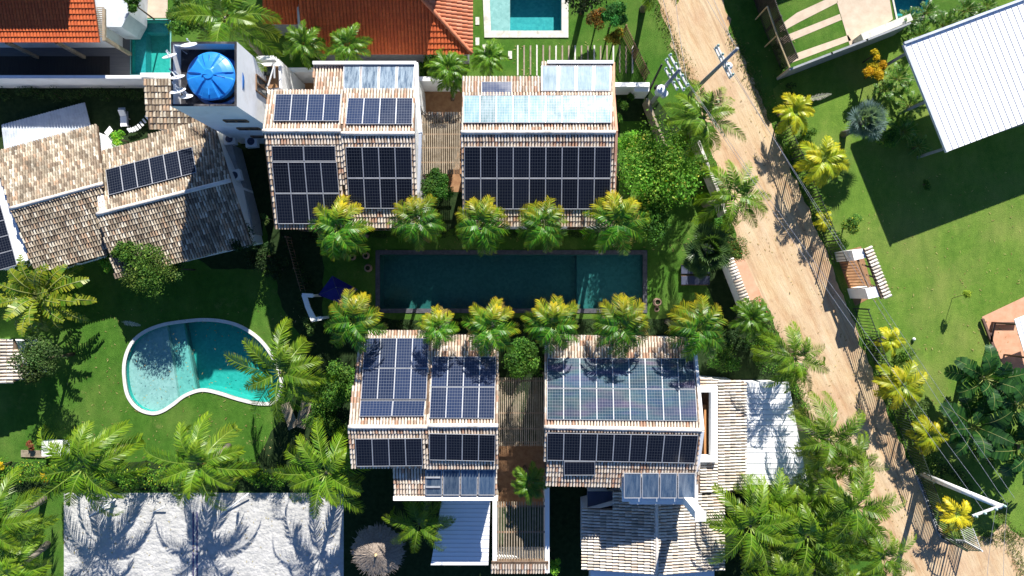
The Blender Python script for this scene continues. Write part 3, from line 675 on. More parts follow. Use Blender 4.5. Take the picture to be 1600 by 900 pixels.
# corrugated sheet roofs
def sheet_roof(label, quad, zs, mat, ribs='v', pitch=.25, amp=.02, walls=True, name='metal_roofed_shed', cat='shed', thick=.06, group=None, wallmat='white', seam=None, zb=0):
    tl_, tr_, br, bl = (P(*q, z) for q, z in zip(quad, zs))
    c = (tl_ + tr_ + br + bl) / 4; t = thing(name, label, cat, (c.x, c.y, 0), group)
    s_ = MB(); s_.slab([tl_, tr_, br, bl], thick, up=Vector((0, 0, 1))); r = part('roof', s_, mat, t)
    rb = MB()
    L = (tr_ - tl_).length if ribs == 'v' else (bl - tl_).length; k = int(L / pitch)
    for i in range(1, k):
        s = i / k
        a, b = (tl_.lerp(tr_, s), bl.lerp(br, s)) if ribs == 'v' else (tl_.lerp(bl, s), tr_.lerp(br, s))
        up = Vector((0, 0, amp * .5)); rb.beam(a + up, b + up, pitch * (.45 if seam is None else seam), amp)
    part('roof_rib', rb, mat if seam is None else M['metal_seam'], t)
    if walls: wall_ring([tl_, tr_, br, bl], zb, M[wallmat], t, .25)
    return t
sheet_roof('white corrugated roof right of the tiled annex, dappled by palm shade', [(1161, 597), (1232, 597), (1262, 757), (1164, 757)], (2.9, 2.9, 2.9, 2.9), M['metal_white'], 'h', .36, .03, seam=.1)
hG = thing('tiled_annex', 'gabled cream-tiled annex with lengthwise ridge at the bottom edge', 'annex', P(1020, 830, 0))
ra, rb_ = P(1026, 780, 4.3), P(1026, 899, 4.3)
plW, vW = plane_from(ra, rb_, 10, Vector((-1, 0, 0))); plE_, vE_ = plane_from(ra, rb_, 10, Vector((1, 0, 0)))
W_ = [on_plane(*q, plW) for q in ((959, 767), (1026, 767), (1026, 898), (909, 890), (909, 795), (959, 795))]; W_[1].z = ra.z; 
E_ = [on_plane(*q, plE_) for q in ((1026, 767), (1131, 772), (1131, 889), (1026, 898))]
roof_face(hG, W_, vW, M['tile_pale'], M['under'], .21, .42); roof_face(hG, E_, vE_, M['tile_pale'], M['under'], .21, .42)
ridge_cap(hG, P(1026, 784, 4.33), rb_, M['cream'], .12)
wall_ring([on_plane(909, 796, plW), on_plane(909, 889, plW), P(1026, 897, 4.2), on_plane(1129, 888, plE_), on_plane(1129, 774, plE_), P(1026, 770, 4.2)], 0, M['white'], hG, .25)
sheet_roof('bluish white metal roof below the gabled annex at the bottom edge', [(923, 890), (1116, 890), (1118, 990), (921, 990)], (3.2, 3.2, 2.9, 2.9), M['metal_white'], 'v', .22, .03)
sheet_roof('small dark blue flat roof tucked left of the gabled annex', [(918, 768), (958, 768), (958, 797), (918, 797)], (2.6, 2.6, 2.6, 2.6), M['slate_cloth'], 'v', .5, .02, name='flat_roofed_store', cat='store')
# lower middle: metal roof in the white walled yard
sheet_roof('blue-white metal roof beside the slatted walkway at bottom', [(690, 781), (766, 781), (763, 883), (673, 883)], (2.7, 2.7, 2.5, 2.5), M['metal_white'], 'h', .3, .03, seam=.09)
def wall_line(label, pts, z, th=.2, mat='white', name='boundary_wall', cat='wall', zb=0, cap=None):
    """wall along a px polyline measured on its top edge"""
    w3 = PP(pts, z); mb = MB()
    for a, b in zip(w3, w3[1:]):
        d = (b - a).normalized(); s_ = Vector((-d.y, d.x, 0)) * th / 2
        mb.prism([a - s_ - d * th * .45, b - s_ + d * th * .45, b + s_ + d * th * .45, a + s_ - d * th * .45], zb, z)
    if not cap: return single(name, mb, M[mat], label, cat)
    c = w3[len(w3) // 2]; t = thing(name, label, cat, (c.x, c.y, 0)); part('masonry', mb, M[mat], t); cm = MB()
    for a, b in zip(w3, w3[1:]): cm.beam(a + Vector((0, 0, .03)), b + Vector((0, 0, .03)), th + .1, .06)
    part('coping', cm, M[cap], t); return t
wall_line('white garden wall closing the bottom slatted walkway on its left', [(773, 783), (773, 885)], 2.9, .3)
wall_line('white garden wall closing the bottom slatted walkway on its right', [(855, 765), (855, 892)], 2.9, .32)
wall_line('long white boundary wall below the terrace at top left', [(-40, 120), (225, 120)], 2.3, .22)
wall_line('short white boundary wall left of the water tower', [(222, 117), (268, 117)], 2.6, .3)
wall_line('white back wall behind the yard at the upper-left villa', [(432, 109), (493, 109)], 2.6, .3)
wall_line('white wall closing the brick yard between the upper villas', [(652, 123), (724, 123)], 2.6, .3)
wall_line('white wall stub right of the upper-middle villa', [(960, 132), (1012, 132)], 2.0, .3)
wall_line('small white gate post block beside the transformer pole', [(995, 139), (1011, 139)], 1.8, .35)
wall_line('weathered boundary wall along the left side of the dirt road', [(1092, 222), (1104, 252), (1124, 302), (1140, 350)], 1.7, .2, 'cream')
wall_line('low dark boundary wall under the transformer pole', [(1012, 155), (1032, 208), (1045, 236)], 1.6, .16, 'wood')
# tiled coping wall by the terracotta pavement
tw_ = thing('tile_capped_wall', 'boundary wall capped with curved tiles beside the terracotta pavement', 'wall', P(1150, 440, 0))
mb = MB(); a, b = P(1139, 404, 2.0), P(1168, 478, 2.0); d = (b - a).normalized(); s_ = Vector((-d.y, d.x, 0))
mb.prism([a - s_ * .12, b - s_ * .12, b + s_ * .12, a + s_ * .12], 0, 1.98); part('masonry', mb, M['white'], tw_)
mb = MB(); k = int((b - a).length / .22)
for i in range(k):
    c = a.lerp(b, (i + .5) / k); pts = [c - s_ * .3 + Vector((0, 0, -.04)), c + Vector((0, 0, .05)), c + s_ * .3 + Vector((0, 0, -.04))]
    mb.tube(pts, .09, 8)
part('tile_coping', mb, M['tile_pale'], tw_, smooth=True)

# --- old tiled houses at left
hL1, pnL1, psL1, cL1 = house('old_tiled_house', 'weathered brown-tiled house at far left behind the white roof', (-14, 240), (152, 196), (17, 326), (161, 287), (55, 427), (168, 394), M['tile_old'], M['under'], zr=4.45, slope=19)
hL2, pnL2, psL2, cL2 = house('old_tiled_house', 'weathered brown-tiled house with six panels shaded by the tower', (159, 236), (332, 186), (152, 335), (361, 282), (180, 431), (393, 381), M['tile_old'], M['under'], zr=4.6, slope=19)
panels(hL2, pnL2, [(165, 265), (300, 229.5), (307, 269.5), (170, 305)], 6, 1, 'old brown-tiled house', 'slanting row', M['pv'], group='six panels on the old tiled house')
mb = MB(); mb.slab([on_plane(*q, pnL2, .12) for q in ((151, 300), (160, 300), (166, 330), (156, 334))], .05); part('flashing', mb, M['white'], hL2)
low_roof('narrow old tiled roof strip below the small top-left pool', [(224, 123), (300, 123), (332, 196), (233, 202)], 3.2, 8, 'S', M['tile_old'], M['under'], name='tiled_lean_to', cat='lean-to', tw=.24, tl=.42)
sheet_roof('dull bluish corrugated metal roof above the old tiled house', [(2, 195), (132, 160), (142, 199), (8, 245)], (.4, .4, .4, .4), M['metal_dull'], 'v', .2, .05, walls=False)
tW = sheet_roof('white sheet-roofed shed with stacked solar panels at the left edge', [(-80, 250), (0, 257), (52, 404), (-30, 428)], (3.3, 3.3, 3.3, 3.3), M['metal_white'], 'h', 1.2, .01)
plW2 = (P(0, 340, 3.3), Vector((0, 0, 1)))
panels(tW, plW2, [(-40, 330), (1, 320), (27, 414), (-14, 426)], 1, 4, 'on the white shed at the left edge', 'topmost landscape solar panel|second landscape solar panel from top|third landscape solar panel from top|lowest landscape solar panel', M['pv_land'], group='panels on the white shed')
# --- orange tiled house, top left (only its south slope shows) with an unseen block beyond the frame, added to shade it
hO = thing('orange_tiled_house', 'bright orange-tiled house at the top left corner with timber posts', 'house', P(60, 10, 0))
ao, bo = P(-160, -90, 5.0), P(147, -90, 5.0)
eL, eR = P(-160, 66, 3.8), P(155, 66, 3.8); rL = Vector((eL.x, eL.y + 6.5, 5.5)); rR = Vector((P(146, 0, 4.5).x, eR.y + 6.5, 5.5))
roof_face(hO, [rL, rR, eR, eL], Vector((0, -1, -.25)), M['tile_orange'], M['under_orange'], .22, .36, orange=True, amp=.06)
mb = MB(); mb.prism([(-45, 21.4), (-28.9, 21.4), (-28.9, 29), (-45, 29)], 2.5, 6.9); part('shade_caster', mb, M['white'], hO)  # unseen box, sized to throw the shadow edge on the orange roof
mb = MB(); mb.prism([(-44, 17.6), (-28.5, 17.6), (-28.5, 22), (-44, 22)], 0, 3.4); part('wall', mb, M['white'], hO)
for q in ((163, 60, 3.2), (88, 66, 3.1), (10, 66, 3.1)):
    mb = MB(); t0 = P(*q); mb.beam((t0.x, t0.y, 0), t0, .22, .22); part('post', mb, M['wood'], hO)
mb = MB(); mb.beam(P(163, 14, 3.2), P(163, 64, 3.2), .18, .2); part('beam', mb, M['wood'], hO)
mb = MB()
for i in range(16): mb.beam(P(150 + .3 * i * .4, 12 + i * 3, 3.15), P(163, 12 + i * 3, 3.15), .05, .06)
part('slat', mb, M['wood'], hO)
wl = thing('white_outbuilding', 'white-walled low building corner with shade painted grey beside the orange-tiled house', 'building', P(180, 10, 0))
mb = MB(); mb.prism(PP([(152, -60), (204, -60), (201, 22), (190, 42), (166, 42), (150, 12)], 2.4), 0, 2.4); part('wall', mb, M['metal_dull'], wl)  # dull grey material paints the shade into this white wall
# --- big orange roof top centre (hip) with an unseen shade-casting block beyond the frame
hP = thing('orange_tiled_house', 'large orange hip-roofed house at the top centre, mostly shaded', 'house', P(600, 20, 0))
ze = 3.2; e0, e1 = P(474, 85, ze), P(738, 85, ze)
sl_ = math.tan(R(20)); hgt = 5.2; run = (hgt) / 1; top = 6.2
h1 = Vector((e1.x - top, e1.y + top, ze + top * sl_)); h0 = Vector((e0.x, e0.y + top, ze + top * sl_))
roof_face(hP, [h0, h1, e1, e0], Vector((0, -1, -.3)), M['tile_orange'], M['under_orange'], .24, .38, orange=True, amp=.06)
e2 = Vector((e1.x, e1.y + 12.4, ze))
roof_face(hP, [h1, e2, e1], Vector((1, 0, -.3)), M['tile_pink'], M['under_orange'], .26, .38, orange=True, amp=.07)
ridge_cap(hP, e1 + Vector((0, 0, .05)), h1 + Vector((0, 0, .05)), M['tile_pink'], .14, name='hip_cap')
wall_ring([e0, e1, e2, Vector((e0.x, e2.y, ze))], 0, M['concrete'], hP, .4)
mb = MB(); mb.prism([(e0.x - 3, 21.2), (-4.6, 21.2), (-4.6, 27), (e0.x - 3, 27)], 3, 8); part('shade_caster', mb, M['white'], hP)  # unseen box, placed so its shadow covers the south slope
mb = MB(); mb.beam(P(470, 56, 3.3), P(466, -20, 3.3), .3, .12); part('gutter', mb, M['metal_dull'], hP)
hQ = thing('orange_tiled_house', 'dark shaded orange-tiled roof piece left of the large hip roof', 'house', P(440, 10, 0))
q0, q1, q2, q3 = P(410, 38, 2.9), P(466, 38, 2.9), P(466, -50, 4.2), P(410, -50, 4.2)
roof_face(hQ, [q3, q2, q1, q0], Vector((0, -1, -.3)), M['tile_orange'], M['under_orange'], .24, .38, orange=True, amp=.06)
wall_ring([q0, q1, q2, q3], 0, M['concrete'], hQ, .3)

# --- big white metal roof, right
zz = 4.18
big = sheet_roof('large bright white metal roof on the right over the lawn', [(1413, 70), (1800, -74), (1865, 92), (1480, 237)], (zz, zz + .0, zz, zz), M['metal_white'], 'v', .42, .036, walls=False, name='metal_roofed_hall', cat='hall', thick=.16, seam=.035)
for q in ((1418, 78), (1450, 154), (1482, 228), (1600, 190), (1560, 20)):
    t0 = P(*q, zz - .2); mb = MB(); mb.beam((t0.x + .3, t0.y, 0), (t0.x + .3, t0.y, zz - .15), .16, .16); part('post', mb, M['concrete'], big)
mb = MB(); mb.beam(P(1412, 68, zz + .06), P(1800, -76, zz + .06), .16, .2); mb.beam(P(1411.5, 70, zz), P(1479, 238, zz), .12, .2); part('gutter', mb, M['metal_dull'], big)
# patio cover
pc = sheet_roof('small white sheet roof over the terracotta patio at the right edge', [(1585, 499), (1660, 470), (1680, 560), (1606, 570)], (2.7, 2.7, 2.7, 2.7), M['metal_white'], 'v', .4, .03, walls=False, name='patio_cover', cat='canopy')
mb = MB()
for a, b in (((1552, 505), (1590, 505)), ((1553, 505), (1548, 532)), ((1535, 498), (1549, 534)), ((1549, 534), (1570, 584)), ((1549, 534), (1547, 520))):
    mb.beam(P(*a, .25), P(*b, .25), .16, .2)
for q in ((1592, 507), (1612, 560), (1650, 560)): t0 = P(*q, 2.65); mb.beam((t0.x, t0.y, 0), t0, .12, .12)
part('frame', mb, M['brown_paint'], pc)

# --- water tower
HT = 10.3
tw3 = thing('water_tower', 'tall white square water tower with open roof at the upper left', 'tower', P(319, 115, HT) * Vector((1, 1, 0)) if False else Vector((P(319, 115, HT).x, P(319, 115, HT).y, 0)))
to = PP([(267, 65), (370, 65), (370, 166), (267, 166)], HT); ti_ = shrink(to, .13)
mb = MB()
for i in range(4):
    a, b = to[i], to[(i + 1) % 4]; c, d = ti_[i], ti_[(i + 1) % 4]
    mb.face([(a.x, a.y, 0), (b.x, b.y, 0), (b.x, b.y, HT), (a.x, a.y, HT)]); mb.face([(d.x, d.y, HT - 1.0), (c.x, c.y, HT - 1.0), (c.x, c.y, HT), (d.x, d.y, HT)])
part('wall', mb, M['white'], tw3)
mb = MB(); sheet_mb(to, [ti_], HT + .003, mb); part('parapet_top', mb, M['roof_dark'], tw3)
mb = MB(); mb.prism(ti_, HT - 1.2, HT - .95); part('roof_floor', mb, M['roof_dark'], tw3)
SEy = to[2].y - .02
for (px1, px2, z0, z1) in ((340, 358, 6.7, 7.2), (362, 380, 4.6, 5.1), (350, 366, 2.2, 2.7)):
    xa = to[3].x + (px1 - 267) * .03; window(tw3, (to[3].x + .45 * (to[2].x - to[3].x), SEy), (to[3].x + .82 * (to[2].x - to[3].x), SEy), z0, z1, (0, -1, 0))
window(tw3, (to[1].x + .02, to[1].y - 1.0), (to[1].x + .02, to[1].y - 2.0), 5.4, 7.4, (1, 0, 0))
# tank
tc_ = P(331, 120, HT); tc_.z = HT - .95
tk = thing('water_tank', 'round bright blue water tank with ribbed lid on the tower', 'water tank', tc_)
rT = 1.33
mb = MB(); mb.lathe(tc_, [(.05, 0), (rT * .82, 0), (rT * .86, .1), (rT * .97, .95), (rT * 1.0, 1.0), (rT * 1.04, 1.02), (rT * 1.04, 1.08), (rT * .9, 1.1)], 40); part('tank_body', mb, M['tank'], tk, smooth=True)
mb = MB(); n_ = 72; prof = [(1.06, 0, 0), (1.0, .07, 1), (.8, .17, 1), (.6, .25, 1), (.4, .3, .8), (.25, .33, 0), (.2, .38, 0), (.02, .39, 0)]
i0 = len(mb.v)
for r_, z_, k_ in prof:
    for q in range(n_):
        t = 2 * math.pi * q / n_; rib = .09 * k_ * (1 if math.cos(6 * t) > .55 else 0)
        mb.v.append((tc_.x + rT * r_ * math.cos(t), tc_.y + rT * r_ * math.sin(t), tc_.z + 1.06 + z_ * 1.15 - rib)); mb.c.append((1, 1, 1))
for j in range(len(prof) - 1):
    for q in range(n_): a = i0 + j * n_; mb.f.append((a + q, a + (q + 1) % n_, a + n_ + (q + 1) % n_, a + n_ + q)); mb.mi.append(0)
mb.beam(tc_ + Vector((-.35, 0, 1.52)), tc_ + Vector((.95, 0, 1.40)), .06, .05); mb.beam(tc_ + Vector((0, -1.15, 1.32)), tc_ + Vector((0, 1.15, 1.32)), .05, .06)
part('tank_lid', mb, M['tank'], tk, smooth=False)
mb = MB(); mb.lathe(tc_, [(rT * 1.0, .02), (rT * 1.16, .02), (rT * 1.16, .12), (rT * 1.0, .14)], 36); part('tank_base', mb, M['tank_dark'], tk, smooth=True)
# dishes
def dish(label, px, py, z, r, aim, base):
    c = P(px, py, z); bb = P(base[0], base[1], HT - .95)
    t = thing('satellite_dish', label, 'satellite dish', bb, 'satellite dishes on the water tower')
    A = Vector(aim).normalized().to_track_quat('Z', 'Y').to_matrix().to_4x4()
    mb = MB(); mb.lathe(c, [(.01, 0), (r * .4, .03 * r), (r * .75, .12 * r), (r, .24 * r), (r * 1.01, .27 * r), (r * .74, .16 * r), (.01, .04)], 24, A); part('reflector', mb, M['plastic_white'], t, smooth=True)
    mb = MB(); mb.tube([bb, Vector((bb.x, bb.y, c.z - .1)), c - Vector(aim).normalized() * .03], .035, 8); part('mast', mb, M['metal_dull'], t)
    f = c + Vector(aim).normalized() * r * .9; mb = MB(); mb.tube([c + (A @ Vector((0, -r * .9, r * .2))), f], .02, 6); mb.beam(f - Vector(aim).normalized() * .06, f + Vector(aim).normalized() * .06, .07, .07); part('feed_arm', mb, M['metal_dull'], t)
dish('white satellite dish highest up, at the tower top edge with curved arm', 296, 73, HT + .55, .45, (-.05, .85, .6), (292, 84))
dish('white satellite dish sticking out over the tower left edge', 266, 90, HT + .45, .42, (-.2, .85, .6), (277, 92))
dish('white satellite dish midway down the tower left edge', 278, 123, HT + .4, .42, (-.1, .85, .55), (281, 118))
dish('larger white satellite dish low on the tower left edge', 279, 145, HT + .45, .46, (-.15, .85, .6), (286, 138))
dish('small white satellite dish at the lower left tower corner', 292, 153, HT + .3, .36, (0, .85, .6), (294, 146))
# small balcony structure right of the tower
bt = thing('stair_landing', 'white-railed stair landing between the water tower and villa', 'stair landing', P(425, 125, 0))
mb = MB(); mb.prism(PP([(405, 92), (436, 92), (438, 140), (418, 146), (405, 118)], 5.6), 0, 5.6); part('wall', mb, M['white'], bt)
mb = MB(); mb.prism(PP([(413, 103), (434, 103), (435, 136), (419, 138)], 5.7), 5.55, 5.68); part('landing_floor', mb, M['brick'], bt)
mb = MB(); mb.beam(P(403, 93, 6.3), P(432, 92, 6.3), .25, .6); mb.beam(P(432, 92, 6.3), P(440, 104, 6.3), .12, .5); mb.beam(P(429, 101, 6.4), P(419, 134, 6.1), .08, .1); mb.beam(P(429, 101, 6.4), P(429, 122, 6.1), .08, .1); mb.beam(P(438, 104, 6.2), P(439, 138, 6.2), .1, .3); part('parapet', mb, M['white'], bt)
mb = MB(); mb.beam(P(419, 104, 5.9), P(419, 118, 5.9), .5, .1); part('door', mb, M['glass'], bt)

# ------------------------------------------------------------------ slatted pergolas
def pergola(label, quad, z, n, bars, mat='wood', name='pergola', miss=()):
    tl_, tr_, br, bl = PP(quad, z); c = (tl_ + tr_ + br + bl) / 4
    t = thing(name, label, 'pergola', (c.x, c.y, 0), 'slatted pergolas over the walkways')
    mb = MB(); rr = random.Random(len(label))
    for i in range(n):
        if i in miss: continue
        s = (i + .5) / n; j = rr.uniform(-.02, .02)
        a, b = tl_.lerp(tr_, s), bl.lerp(br, s); a.x += j; b.x -= j
        mb.beam(a, b, .075, .07)
    part('slat', mb, M[mat], t)
    mb = MB()
    for k in bars:
        mb.beam(tl_.lerp(bl, k) + Vector((-.05, 0, -.1)), tr_.lerp(br, k) + Vector((.05, 0, -.1)), .1, .14)
    part('crossbeam', mb, M['wood_brown'], t)
    for q in (tl_, tr_, br, bl):
        mb = MB(); mb.beam((q.x, q.y, 0), (q.x, q.y, z - .15), .1, .1); part('post', mb, M['wood'], t)
    return t
pergola('pale slatted pergola over the brick yard between the upper villas', [(659, 180), (719, 180), (719, 272), (660, 272)], 2.8, 18, (.12, .32, .55, .8))
pergola('dark slatted pergola between the lower villas', [(778, 590), (851, 590), (850, 697), (779, 697)], 2.8, 22, (.05, .52, .75, .95))
pergola('long slatted pergola in the walled walkway at the bottom', [(777, 784), (851, 784), (851, 880), (777, 880)], 2.8, 18, (.08, .5, .95))
low_roof('little tiled eave closing the bottom slatted walkway', [(768, 878), (857, 878), (857, 894), (768, 894)], 3.0, 18, 'S', M['tile'], M['under'], name='tiled_eave', cat='eave', wallin=.1)
low_roof('little tiled strip above the brick yard pergola', [(662, 178), (720, 178), (720, 192), (662, 192)], 2.6, 18, 'S', M['tile'], M['under'], name='tiled_eave', cat='eave', wallin=.1)

# ------------------------------------------------------------------ fences, gate
def fence(label, pts, h, sp, mat, bar=.03, name='iron_fence', cat='fence', base=False):
    """pts: px of the foot of the fence on the ground"""
    w3 = PP(pts, 0); c = w3[len(w3) // 2]; t = thing(name, label, cat, (c.x, c.y, 0)); mb = MB()
    for a, b in zip(w3, w3[1:]):
        L = (b - a).length; k = max(1, int(L / sp))
        for i in range(k):
            p = a.lerp(b, i / k); mb.beam(p, p + Vector((0, 0, h)), bar, bar)
        for z_ in (.15, h - .1): mb.beam(a + Vector((0, 0, z_)), b + Vector((0, 0, z_)), .04, .05)
    part('railing', mb, M[mat], t)
    for a, b in zip(w3, w3[1:]):
        mb = MB(); mb.beam(a, a + Vector((0, 0, h + .08)), .1, .1); part('post', mb, M[mat], t)
    if base:
        mb = MB()
        for a, b in zip(w3, w3[1:]): mb.beam(a + Vector((0, 0, .08)), b + Vector((0, 0, .08)), .22, .16)
        part('kerb', mb, M['concrete'], t)
    return t
fence('dark iron fence on the right road edge above the tiled gateway', [(1212, 196), (1236, 250), (1262, 312), (1290, 378), (1303, 412)], 2.1, .22, 'iron_green', .04)
fence('dark iron fence on the right road edge below the tiled gateway', [(1334, 482), (1352, 530), (1378, 600), (1404, 668), (1430, 738)], 2.1, .22, 'iron_green', .04)
fence('dark green fence curving round the yellow palm at lower right', [(1432, 742), (1450, 790), (1464, 828), (1470, 838), (1482, 844), (1505, 845)], 2.0, .2, 'iron_green', .05, base=True)
fence('grey picket fence return right of the yellow palm', [(1506, 845), (1494, 812)], 1.9, .2, 'concrete_light', .04)
fence('brown slatted fence between the sleepers lawn and the roadside grass', [(972, 55), (990, 92), (1008, 128)], 1.9, .16, 'wood_brown', .06)
fence('tall dark mesh fence at the top right road edge', [(1158, -60), (1178, 0), (1196, 50), (1222, 112)], 2.9, .12, 'iron', .075)
fence('slim brown fence behind the shaded garden left of the long pool', [(455, 372), (468, 420), (478, 455)], 1.3, .2, 'wood_brown', .04)
mb = MB(); mb.tube([P(1199, 10, 2.3), P(1214, 55, 2.3), P(1234, 106, 2.3)], .07, 8); 
for q in ((1199, 10), (1214, 55), (1234, 106)): t0 = P(*q, 2.3); mb.tube([(t0.x, t0.y, 0), t0], .05, 8)
single('metal_railing', mb, M['straw'], 'yellowish tubular rail beside the driveway at top right', 'railing')
wall_line('white wall with painted grey shade below the driveway at top right', [(1235, 108), (1300, 83), (1355, 62), (1422, 36)], 2.3, .14, 'concrete')  # white wall coloured as grey concrete to paint its shaded face
wall_line('flat stone ledge on the wall by the top right pool', [(1352, 56), (1420, 28)], 1.2, .5, 'light_stone', name='stone_ledge', cat='ledge')
dh = MB(); dh.prism([(17.5, 25.4), (26, 28.6), (24, 34), (15, 31)], 0, 4.2); single('driveway_shade_block', dh, M['white'], 'unseen block added beyond the top edge to shade the driveway lawn', 'house')  # unseen box added only to throw shade on the driveway
gt = thing('tiled_gateway', 'tile-roofed white gateway with dark gate on the right road edge', 'gateway', P(1335, 430, 0))
zg = 2.6
for q in ([(1331, 391), (1351, 388), (1356, 402), (1335, 407)], [(1352, 451), (1372, 447), (1377, 463), (1357, 467)]):
    mb = MB(); mb.prism(PP(q, zg), 0, zg); part('pillar', mb, M['white'], gt)
g4 = [P(1350, 388, zg + .12), P(1361, 386, zg - .02), P(1391, 462, zg - .02), P(1378, 467, zg + .12)]
roof_face(gt, g4, Vector((1, .4, -.2)), M['tile_pale'], M['under'], .24, .3)
g5 = [P(1337, 393, zg + .0), P(1350, 388, zg + .14), P(1378, 467, zg + .14), P(1364, 472, zg + .0)]
mb = MB()
for s_ in (0, .33, .66, 1): mb.beam(P(1352, 402, zg - .15).lerp(P(1372, 450, zg - .15), s_) + Vector((-.5, .2, 0)), P(1352, 402, zg - .15).lerp(P(1372, 450, zg - .15), s_) + Vector((.2, -.05, 0)), .1, .12)
mb.beam(P(1340, 405, zg - .2), P(1361, 458, zg - .2), .1, .14); part('beam', mb, M['wood_brown'], gt)
mb = MB(); a, b = P(1308, 398, 0), P(1332, 455, 0)
for i in range(14): p = a.lerp(b, i / 13); mb.beam(p, p + Vector((0, 0, 2.0)), .14, .05)
part('gate', mb, M['wood_orange'], gt)
mb = MB(); mb.prism(PP([(1306, 396), (1345, 385), (1366, 462), (1336, 478)]), 0, .02); part('threshold', mb, M['brick'], gt)

# ------------------------------------------------------------------ sleepers, stones
rr = random.Random(3)
for i in range(19):
    x = 809 + i * 9.95; y1 = 118 if i < 11 else 108 - (i - 11) * -1.0
    mb = MB(); mb.prism(PP([(x - 1.2, 71 + rr.uniform(-1, 2)), (x + 1.2, 71), (x + 1.1, y1 + rr.uniform(-1, 1)), (x - 1.1, y1)]), .012, .06)
    single('sleeper', mb, M['wood' if i % 3 else 'light_stone'], f'{"sunlit" if i < 11 else "shaded"} pale sleeper in the lawn, {["first","second","third","fourth","fifth","sixth","seventh","eighth","ninth","tenth","eleventh"][i if i < 11 else i - 11]} of the {"sunlit" if i < 11 else "shaded"} ones from left', 'sleeper', 'sleepers laid in the lawn below the top pool')
for (x, y, lb) in ((746, 33, 'upper pale stepping slab left of the top pool'), (746, 65, 'lower pale stepping slab left of the top pool'), (757, 76, 'stepping slab beside the palm tips below the top pool'), (797, 86, 'stepping slab right of the small palm near the sleepers')):
    mb = MB(); mb.prism(PP([(x - 3, y - 6), (x + 3, y - 6), (x + 3, y + 6), (x - 3, y + 6)]), .012, .05); single('stepping_slab', mb, M['light_stone'], lb, 'paving slab', 'stepping slabs by the top pool')
# ------------------------------------------------------------------ palms
def lerp3(a, b, t): return tuple(x + (y - x) * t for x, y in zip(a, b))
def frond(mb, rnd, base, az, e0, L, droop, nl, ll, lw, cols, yel, ang=(40, 62), hang=.25, vlift=.15, rach=.035, twist=0.0, two=True, start=.1):
    K = 12; p = Vector(base); pts = [p.copy()]; tans = []
    e = e0
    for k in range(K):
        s = k / K; az_ = az + twist * s
        t = Vector((math.cos(az_) * math.cos(e), math.sin(az_) * math.cos(e), math.sin(e))); tans.append(t)
        p = p + t * L / K; pts.append(p.copy()); e -= droop / K * (1 + s * .8)
    tans.append(tans[-1])
    rc = lerp3((.26, .32, .07), cols[1], .3)
    for k in range(K):
        s0, s1 = k / K, (k + 1) / K; sd_ = tans[k].cross(Vector((0, 0, 1)))
        sd_ = sd_.normalized() if sd_.length > 1e-3 else Vector((1, 0, 0)); up = sd_.cross(tans[k])
        w0, w1 = rach * (1 - .8 * s0), rach * (1 - .8 * s1)
        mb.face([pts[k] - sd_ * w0, pts[k] + sd_ * w0, pts[k + 1] + sd_ * w1, pts[k + 1] - sd_ * w1], rc)
    roll = rnd.uniform(-.35, .35)
    for i in range(nl):
        s = start + (1 - start) * (i + .5) / nl; x = s * K; k = min(K - 1, int(x)); q = pts[k].lerp(pts[k + 1], x - k); t = tans[k]
        sd0 = t.cross(Vector((0, 0, 1))); sd0 = sd0.normalized() if sd0.length > 1e-3 else Vector((1, 0, 0)); up0 = sd0.cross(t)
        prof = math.sin(math.pi * min(1, max(.0, (s - start * .6)) ** .75 * .93 + .07)) ** .6 * (1 - .25 * s)
        an = R(ang[0] + (ang[1] - ang[0]) * (1 - s) + rnd.uniform(-6, 6))
        for sg in (-1, 1):
            sd_ = (sd0 * math.cos(roll * sg) + up0 * math.sin(roll)).normalized() * sg
            d = (t * math.cos(an) + sd_ * math.sin(an) + up0 * (vlift + rnd.uniform(-.22, .22))).normalized()
            l = ll * prof * rnd.uniform(.85, 1.1); w_ = lw * (.6 + .4 * prof) * rnd.uniform(.8, 1.2)
            if rnd.random() < .02: continue
            side = d.cross(up0).normalized(); side = (side * math.cos(sg * .45) + up0 * math.sin(sg * .45)).normalized()
            c = lerp3(cols[0], cols[1], rnd.random() ** 1.3); yy = min(1, max(0, yel(s, az) + rnd.uniform(-.18, .18)))
            c = lerp3(c, cols[2], yy * .7); c2 = lerp3(c, cols[2], min(1, yy * 1.2))
            if two:
                m = q + d * l * .55 + Vector((0, 0, -hang * l * .25)); tip = q + d * l * .95 + Vector((0, 0, -hang * l * .95))
                i0 = len(mb.v); mb.v += [tuple(q + side * w_ * .3), tuple(q - side * w_ * .3), tuple(m - side * w_ / 2), tuple(m + side * w_ / 2), tuple(tip)]
                mb.c += [c, c, c, c, c2]; mb.f += [(i0, i0 + 1, i0 + 2, i0 + 3), (i0 + 3, i0 + 2, i0 + 4)]; mb.mi += [0, 0]
            else: mb.leafq(q, d, side, l, w_, c, hang * .5, c2)
